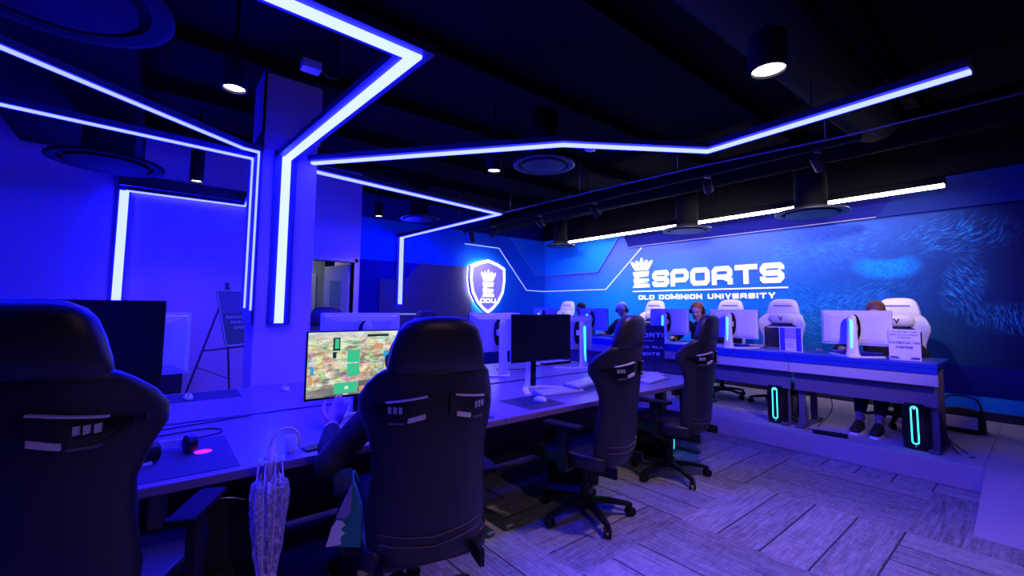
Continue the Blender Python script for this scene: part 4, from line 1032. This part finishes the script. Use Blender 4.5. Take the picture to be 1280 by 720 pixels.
ps = thing('easel_poster', 'dark framed poster leaning on the tripod easel', 'poster', (.76, 5.74, .985), math.radians(38))
ps.rotation_euler = (math.radians(-15), 0, math.radians(38))
bm = BM(); box(bm, -.20, .20, -.008, .008, 0, .62); obj('poster_board', bm, 'poster', ps)
bm = BM(); ribbon(bm, [(-.2, 0), (.2, 0), (.2, .62), (-.2, .62)], .016, XZ, -.012, -.006, True); obj('poster_frame', bm, 'fascia', ps)
bm = BM(); box(bm, -.18, .18, -.0095, -.008, .36, .60); obj('printed_photo', bm, mat('print_purple', (.10, .06, .22), .5), ps)
for tx, a_, b_ in (('ESPORTS', -.14, .30), ('ARENA', -.09, .24), ('OPEN', -.06, .18)): bm = BM(); text(bm, tx, a_, b_, .03, FT, .008, .0095); obj('text_line', bm, 'fascia', ps)
# low cabinet seen right of the white panel at the far left
t_ = thing('low_cabinet', 'low black cabinet against the far wall left of the easel', 'cabinet', (-.05, 6.55, 0))
bm = BM(); box(bm, -.35, .33, -.2, .25, .03, .86, .006, 1); obj('cabinet_body', bm, 'black_plastic', t_)
for s_ in (-1, 1):
    bm = BM(); box(bm, -.005 + (s_ < 0) * -.335 + .0, (s_ > 0) * .335 - .005, -.215, -.2, .06, .83, .002, 1); d_ = obj('cabinet_door', bm, 'housing', t_)
    bm = BM(); tube(bm, [(s_ * .03 - .005, -.232, .42), (s_ * .03 - .005, -.232, .56)], .005, 8); obj('door_handle', bm, 'chrome', d_)

# ================================================================== UMBRELLA
t_ = thing('clear_umbrella', 'folded transparent umbrella with hooked handle leaning on the desk edge', 'umbrella', (.43, 2.05, 0))
t_.rotation_euler = (math.radians(-3.5), 0, 0)
hx = -.02
bm = BM(); pts = [(hx, 0, .60), (hx, 0, .80)] + [(hx + .055 + .055 * -math.cos(a), 0, .835 + .062 * math.sin(a)) for a in lin(0, PI * 1.12, 16)]
tube(bm, pts, [.0075] * 2 + [.0065] * 16, 12); obj('hook_handle', bm, 'blue_plastic', t_, True)
bm = BM(); tube(bm, [(hx, 0, .70), (hx, 0, .83)], .014, 14); obj('handle_grip', bm, 'blue_plastic', t_, True)
bm = BM(); tube(bm, [(hx, 0, .02), (hx, 0, .72)], .005, 8); tube(bm, [(hx, 0, 0), (hx, 0, .03)], .004, 8); obj('shaft', bm, 'chrome', t_, True)
bm = BM(); n = 64; rs = []
prof = [(.715, .040), (.69, .055), (.64, .062), (.58, .060), (.50, .052), (.42, .045), (.35, .034), (.32, .030), (.28, .040), (.20, .036), (.12, .022), (.05, .008)]
for z, r_ in prof:
    pts = []
    for k in range(n):
        a = 2 * PI * k / n; rr = r_ * (1 + .20 * math.sin(8 * a + z * 5) + .07 * math.sin(23 * a + z * 40)); pts.append((hx + rr * math.cos(a), rr * math.sin(a), z + (.012 * math.sin(8 * a) if z > .7 else 0)))
    rs.append(ring(bm, pts))
bridge(bm, rs, cap=False); obj('folded_canopy', bm, 'clear', t_, True)
for k in range(8):
    a = 2 * PI * k / 8 + .2; c, s_ = math.cos(a), math.sin(a)
    bm = BM(); tube(bm, [(hx + .046 * c, .046 * s_, .775), (hx + .056 * c, .056 * s_, .66), (hx + .045 * c, .045 * s_, .42), (hx + .022 * c, .022 * s_, .2), (hx + .006 * c, .006 * s_, .04)], .0028, 6)
    rb = obj('rib', bm, 'blue_plastic', t_, True)
    bm = BM(); tube(bm, [(hx + .046 * c, .046 * s_, .765), (hx + .046 * c, .046 * s_, .785)], .0055, 8); obj('rib_tip', bm, 'wplastic2', rb, True)
bm = BM(); lathe(bm, [(.034, .31), (.036, .33), (.034, .345)], (hx, 0), 24, cap=False); obj('closing_strap', bm, 'wplastic', t_, True)

# ================================================================== BACKPACK
t_ = thing('backpack', 'black backpack slumped on the floor under the near desk', 'bag', (.30, 2.48, 0), math.radians(-12))
bm = BM(); rs = []
for z, rx, ry in ((0, .17, .10), (.02, .20, .13), (.15, .215, .145), (.32, .205, .135), (.45, .17, .11), (.53, .11, .075), (.56, .04, .03)): rs.append(ring(bm, ell_ring(.0, 0, rx, ry, z, 32, .8)))
bridge(bm, rs); bd = obj('bag_body', bm, 'bag', t_, True)
bm = BM(); rs = []
for z, q in ((.05, .8), (.07, 1), (.24, 1), (.28, .75)): rs.append(ring(bm, ell_ring(0, -.115, .14 * q, .06 * q, z, 24, .7)))
bridge(bm, rs); obj('front_pocket', bm, 'bag', t_, True)
bm = BM(); tube(bm, curve([(-.15, -.08, .45), (-.09, -.10, .525), (0, -.09, .555), (.09, -.08, .53)]), .004, 6); obj('zip', bm, 'chrome', t_, True)
bm = BM(); tube(bm, curve([(-.04, 0, .55), (-.03, 0, .60), (.03, 0, .60), (.04, 0, .55)]), .009, 8); obj('grab_handle', bm, 'bag', t_, True)
bm = BM(); tube(bm, [(.02, -.178, .20), (.07, -.176, .225)], .004, 6); obj('pocket_zip', bm, 'chrome', t_, True)

# bag at the right end of the counter
t_ = thing('shoulder_bag', 'black and white bag on the platform behind the right end of the counter', 'bag', (6.55, .62, PZ))
bm = BM(); rs = []
for z, q in ((0, .9), (.02, 1), (.12, 1), (.2, .85), (.23, .5)): rs.append(ring(bm, ell_ring(0, 0, .11 * q, .17 * q, z, 24, .7)))
bridge(bm, rs); obj('bag_body', bm, 'bag', t_, True)
bm = BM(); box(bm, -.13, -.105, -.12, .12, .05, .17, .01); obj('side_pocket', bm, 'white_cloth', t_)
bm = BM(); tube(bm, curve([(0, -.15, .18), (0, -.1, .34), (0, .1, .34), (0, .15, .18)]), .008, 8); obj('bag_handle', bm, 'bag', t_, True)
# cables by the right counter leg and floor power strip
bm = BM(); tube(bm, curve([(5.45, .68, PZ + .55), (5.47, .64, PZ + .2), (5.42, .55, PZ + .008), (5.40, .40 + .05, PZ + .008)]), .005, 6); tube(bm, curve([(5.5, .72, PZ + .5), (5.55, .66, PZ + .15), (5.5, .5, PZ + .008)]), .005, 6)
tag(obj('cable_bundle', bm, 'cable', None, True), 'black cables trailing from the right counter leg', 'cable')
bm = BM(); tube(bm, curve([(5.5, 1.80, PZ + .6), (5.42, 1.74, PZ + .3), (5.38, 1.78, PZ + .008), (5.3, 1.6, PZ + .008), (5.22, 1.45, PZ + .008)]), .005, 6); tube(bm, curve([(5.6, 1.55, PZ + .55), (5.62, 1.50, PZ + .2), (5.5, 1.6, PZ + .008)]), .004, 6)
tag(obj('cable_bundle', bm, 'cable', None, True), 'black cables hanging by the middle counter leg', 'cable')
t_ = thing('power_strip', 'black power strip on the platform edge right of the middle counter leg', 'power strip', (5.22, 1.42, PZ), .2)
bm = BM(); box(bm, -.03, .03, -.14, .14, 0, .035, .006, 1); obj('strip_body', bm, 'black_plastic', t_)
bm = BM()
for k in range(4): box(bm, -.016, .016, -.10 + k * .055, -.07 + k * .055, .035, .037)
obj('socket', bm, 'gloss_black', t_)

# ================================================================== PEOPLE
def rem(parts_fn, voxel, name, m_, parent, smooth_it=4):
    """build overlapping tapered solids, fuse them into one continuous surface"""
    bm = BM(); parts_fn(bm); bmesh.ops.recalc_face_normals(bm, faces=bm.faces)
    me = bpy.data.meshes.new(name + '_src'); bm.to_mesh(me); bm.free()
    o = bpy.data.objects.new(name + '_src', me); COL.objects.link(o)
    md = o.modifiers.new('r', 'REMESH'); md.mode = 'VOXEL'; md.voxel_size = voxel; md.use_smooth_shade = True
    sm = o.modifiers.new('s', 'SMOOTH'); sm.factor = .5; sm.iterations = smooth_it
    dg = bpy.context.evaluated_depsgraph_get(); ev = o.evaluated_get(dg); nm = bpy.data.meshes.new_from_object(ev)
    bpy.data.objects.remove(o, do_unlink=True); bpy.data.meshes.remove(me)
    nm.name = name
    for p in nm.polygons: p.use_smooth = True
    nm.materials.clear(); nm.materials.append(M[m_])
    r_ = bpy.data.objects.new(name, nm); COL.objects.link(r_); r_.parent = parent; return r_
def limb(bm, pts, rad, n=14):
    tube(bm, pts, rad, n)
    for p, r_ in zip(pts, rad): blob(bm, p, (r_, r_, r_), sub=2)
def ik(a, b, l1, l2, hint):
    a, b = Vector(a), Vector(b); d = b - a; L = min(d.length, l1 + l2 - .002); d = d.normalized(); b = a + d * L
    x_ = (l1 * l1 - l2 * l2 + L * L) / (2 * L); hgt = math.sqrt(max(0, l1 * l1 - x_ * x_)); hv = Vector(hint); hv = (hv - d * hv.dot(d)).normalized()
    return a + d * x_ + hv * hgt, b
def hand(bm, wr, fw, up, side, s=1.0, curl=.5):
    """palm + five fingers; fw: direction of fingers, up: back-of-hand normal, side: thumb side vector"""
    wr, fw, up, side = Vector(wr), Vector(fw).normalized(), Vector(up).normalized(), Vector(side).normalized()
    pc = wr + fw * .045 * s
    rot = Matrix((side, fw, up)).transposed()
    blob(bm, pc, (.040 * s, .050 * s, .016 * s), rot)
    for i, (o_, L) in enumerate(((.030, .072), (.011, .082), (-.009, .076), (-.029, .060))):
        b0 = wr + fw * .085 * s + side * o_ * s; L *= s; d1 = (fw - up * curl * .35).normalized(); d2 = (fw - up * curl * 1.1).normalized(); d3 = (fw * .7 - up * curl * 1.8).normalized()
        p = [b0 - fw * .02 * s, b0, b0 + d1 * L * .45, b0 + d1 * L * .45 + d2 * L * .32, b0 + d1 * L * .45 + d2 * L * .32 + d3 * L * .23]
        limb(bm, p, [.0085 * s, .0095 * s, .0085 * s, .0078 * s, .0068 * s], 10)
    t0 = wr + fw * .025 * s + side * .030 * s
    limb(bm, [t0, t0 + (side * .8 + fw * .7 - up * .3) * .030 * s, t0 + (side * .75 + fw * .95 - up * .4) * .055 * s, t0 + (side * .6 + fw * 1.25 - up * .5) * .072 * s], [.013 * s, .011 * s, .0095 * s, .008 * s], 10)
def head_parts(bm, c, R_, s=1.0):
    """c: centre of head; R_: 3x3, local +Y is the face direction"""
    def B(p, r): blob(bm, Vector(c) + R_ @ (Vector(p) * s), tuple(q * s for q in r), R_, 3)
    B((0, -.012, .030), (.076, .094, .088)); B((0, .022, -.030), (.060, .066, .078)); B((0, .048, -.080), (.036, .034, .030))
    B((0, .084, -.012), (.012, .020, .024)); B((0, .098, -.026), (.015, .014, .011)); B((0, .072, .026), (.050, .018, .012))
    for k in (-1, 1):
        B((k * .079, -.008, -.008), (.010, .020, .032)); B((k * .034, .056, -.028), (.026, .026, .022))
    B((0, .078, -.056), (.024, .012, .010))
def seated(name_label, loc, rz, hair='hair_dark', top_m='hood', lean=.12, yaw=0, pitch=.25, hands=((-.18, .50, .60), (.18, .50, .60)), feet=((-.12, .45, .04), (.12, .45, .04)), voxel=.009, cap=None, hs=True, sleeve_end=.86, skin='skin', longhair=False, seat=.50, head_s=1.0, ankles=False, elbow=None):
    t_ = thing('person', name_label, 'person', loc, rz)
    pel = Vector((0, -.08, seat + .05)); ch_ = pel + Vector((0, lean * .6, .30)); nk = pel + Vector((0, lean, .50)); hc = nk + Vector((0, .03 + pitch * .08, .16))
    R_ = Matrix.Rotation(yaw, 3, 'Z') @ Matrix.Rotation(-pitch, 3, 'X')
    sh = [nk + Vector((k * .17, -.01, -.06)) for k in (-1, 1)]
    el = []; wr = []
    for i, k in enumerate((-1, 1)):
        e, w_ = ik(sh[i], hands[i], .285, .255, elbow and (k * elbow, -.3, -1.0) or (k * .8, -.3, -.7)); el.append(e); wr.append(w_)
    hip = [pel + Vector((k * .09, .02, -.02)) for k in (-1, 1)]; kn = []; an = []
    for i in (0, 1):
        k_, a_ = ik(hip[i], Vector(feet[i]) + Vector((0, -.05, .06)), .43, .42, (0, .6, 1)); kn.append(k_); an.append(a_)
    def body(bm):
        limb(bm, [pel, pel.lerp(ch_, .5), ch_, nk + Vector((0, -.01, -.06))], [.135, .125, .135, .09])
        limb(bm, [nk + Vector((0, -.02, -.08)), nk + Vector((0, .0, .02)), hc + R_ @ Vector((0, -.01, -.05))], [.062, .056, .055])
        head_parts(bm, hc, R_, head_s)
        for i, k in enumerate((-1, 1)):
            limb(bm, [ch_ + Vector((k * .08, 0, .08)), sh[i], sh[i].lerp(el[i], .5), el[i], el[i].lerp(wr[i], .4), wr[i]], [.07, .056, .048, .040, .038, .026])
            fw = (wr[i] - el[i]).normalized(); fw = (fw + Vector((0, .25, -.05))).normalized(); up = Vector((0, 0, 1)); up = (up - fw * up.dot(fw)).normalized(); sd = Vector((-k, 0, 0)) - fw * (Vector((-k, 0, 0)).dot(fw)); cu = .5
            if elbow and k < 0: fw = Vector((.42, .38, .82)).normalized(); up = Vector((-.35, -.9, .1)); up = (up - fw * up.dot(fw)).normalized(); sd = fw.cross(up) * -1; cu = .45
            hand(bm, wr[i], fw, up, sd, 1.0, cu)
            limb(bm, [hip[i], hip[i].lerp(kn[i], .5), kn[i], kn[i].lerp(an[i], .35), an[i]], [.085, .075, .056, .052, .034])
            limb(bm, [an[i], an[i] + Vector((0, .05, -.06)), Vector(feet[i]) + Vector((0, .11, 0))], [.034, .034, .026])
    b_ = rem(body, voxel, 'body', skin, t_, 3)
    def topf(bm):
        g = 1.0
        limb(bm, [pel + Vector((0, 0, -.03)), pel.lerp(ch_, .5), ch_, nk + Vector((0, -.01, -.075))], [.155, .148, .155, .105], 18)
        limb(bm, [nk + Vector((0, -.03, -.10)), nk + Vector((0, -.02, -.01))], [.095, .072])
        for i, k in enumerate((-1, 1)):
            e2 = el[i].lerp(wr[i], sleeve_end)
            limb(bm, [ch_ + Vector((k * .08, 0, .08)), sh[i], sh[i].lerp(el[i], .5), el[i], el[i].lerp(wr[i], .45 * sleeve_end), e2], [.09, .075, .066, .060, .054, .040])
    rem(topf, max(voxel, .011), 'hooded_top' if top_m == 'hood' else 'jacket', top_m, t_, 3)
    def trf(bm):
        limb(bm, [pel + Vector((0, 0, -.02)), pel + Vector((0, .0, .05))], [.150, .145])
        for i in (0, 1):
            e_ = kn[i].lerp(an[i], .72 if ankles else .96)
            limb(bm, [hip[i], hip[i].lerp(kn[i], .5), kn[i], kn[i].lerp(an[i], .4), e_], [.105, .093, .075, .066, .052])
    rem(trf, max(voxel, .011), 'trousers', 'jeans', t_, 3)
    for i in (0, 1):
        f = Vector(feet[i])
        bm = BM(); rs = []
        for y_, hw, z1 in ((-.10, .028, .07), (-.08, .040, .095), (-.02, .042, .10), (.06, .046, .065), (.13, .042, .05), (.165, .024, .035)):
            rs.append(ring(bm, [(f.x + hw * math.copysign(abs(math.cos(a)) ** .7, math.cos(a)), f.y + y_, f.z - .035 + .02 + (z1 if math.sin(a) > 0 else .0) * abs(math.sin(a)) ** .7) for a in [2 * PI * j / 16 for j in range(16)]]))
        bridge(bm, rs); so = obj('shoe', bm, 'shoe', t_, True)
        bm = BM(); prism(bm, [(f.x + a * 1.05, f.y + b) for a, b in ((-.03, -.105), (.03, -.105), (.046, 0), (.048, .08), (.03, .165), (-.03, .165), (-.048, .08), (-.046, 0))], XY, f.z - .04, f.z - .015); obj('shoe_sole', bm, 'sole', so)
    def hairf(bm):
        def B(p, r): blob(bm, hc + R_ @ (Vector(p) * head_s), tuple(q * head_s for q in r), R_, 3)
        B((0, -.024, .046), (.084, .098, .084)); B((0, -.055, -.01), (.076, .060, .075))
        if longhair:
            for k in (-1, 1): B((k * .072, -.03, -.06), (.024, .045, .09))
            B((0, -.07, -.09), (.07, .045, .10))
    rem(hairf, .008, 'knit_cap' if cap else 'hair', cap or hair, t_, 2)
    for k in (-1, 1):
        bm = BM(); blob(bm, hc + R_ @ Vector((k * .032, .072, .002)), (.011, .006, .006), R_, 2); obj('eye', bm, 'eye', t_, True)
    bm = BM(); blob(bm, hc + R_ @ Vector((0, .088, -.055)), (.022, .005, .007), R_, 2); obj('mouth', bm, 'lips', t_, True)
    if hs:
        bm = BM(); tube(bm, [hc + R_ @ Vector((.098 * math.cos(a), -.01, .118 * math.sin(a) + .0)) for a in lin(.05, PI - .05, 16)], .009, 10); hs_ = obj('headset', bm, 'black_plastic', t_, True)
        for k in (-1, 1):
            bm = BM(); tube(bm, [hc + R_ @ Vector((k * .080, -.005, -.01)), hc + R_ @ Vector((k * .108, -.005, -.01))], [.040, .034], 20); obj('ear_cup', bm, 'black_plastic', hs_, 'auto')
    return t_
# hooded person in the second chair
seated('person in a dark hooded top playing at the lit monitor, seen from behind', (.98, 1.95, 0), math.radians(0), 'hair_dark', 'hood', .10, 0, .12,
       ((-.30, .22, .855), (.20, .42, .80)), ((-.15, .42, .04), (.15, .44, .04)), voxel=.0050, sleeve_end=.86, skin='skin_near', seat=.46, elbow=1.1)
seated('person in a grey cap and headset looking down at the counter', (6.22, 4.47, PZ), PI / 2 - .1, top_m='olive', lean=.20, yaw=.25, pitch=.55, cap='hat', hands=((-.24, .46, .82), (.2, .44, .82)), skin='skin2')
seated('auburn-haired person with headset behind the fourth gaming chair', (6.30, 3.26, PZ), PI / 2, hair='hair_orange', top_m='hood', lean=.14, yaw=.1, pitch=.35, hands=((-.22, .46, .82), (.2, .46, .82)), skin='skin2', longhair=True)
seated('brown-haired person bent low behind the monitor by the check-in sign', (6.20, 1.18, PZ), PI / 2, hair='hair_brown', top_m='hood', lean=.16, yaw=0, pitch=.5, hands=((-.30, .42, .82), (.24, .40, .82)), skin='skin2', hs=False, longhair=True, feet=((-.06, .62, .04), (.10, .60, .04)), ankles=True, sleeve_end=.55)
seated('farthest seated person, head peeping past the monitor near the corner', (6.25, 5.48, PZ), PI / 2, hair='hair_dark', top_m='olive', lean=.16, pitch=.3, hs=True, skin='skin', hands=((-.22, .42, .82), (.2, .42, .82)))
# bracelet beads on desk-side hand -> beaded wristband
# printed tote hanging beside the hooded person
t_ = thing('printed_tote_bag', 'teal and white printed cloth bag hanging beside the hooded person’s seat', 'bag', (.615, 1.79, 0), math.radians(-28))
bm = BM(); prism(bm, [(-.055, .50), (.07, .485), (.075, .62), (.035, .735), (-.01, .64)], XZ, -.018, .018); bb = obj('bag_body', bm, 'teal', t_)
bm = BM(); prism(bm, [(-.056, .499), (.0, .505), (-.005, .53), (.012, .545), (-.006, .56), (.012, .575), (.0, .59), (-.02, .595), (-.038, .57)], XZ, -.022, -.018); obj('white_print', bm, 'white_cloth', bb)
bm = BM(); prism(bm, [(-.024, .605), (.01, .60), (.03, .62), (.034, .73), (-.005, .645)], XZ, -.022, -.018); obj('violet_print', bm, mat('violet_cloth', (.28, .20, .45), .7), bb)
bm = BM(); tube(bm, curve([(.034, 0, .72), (.03, .03, .76), (.05, .06, .70)]), .005, 6); obj('bag_strap', bm, 'teal', bb, True)
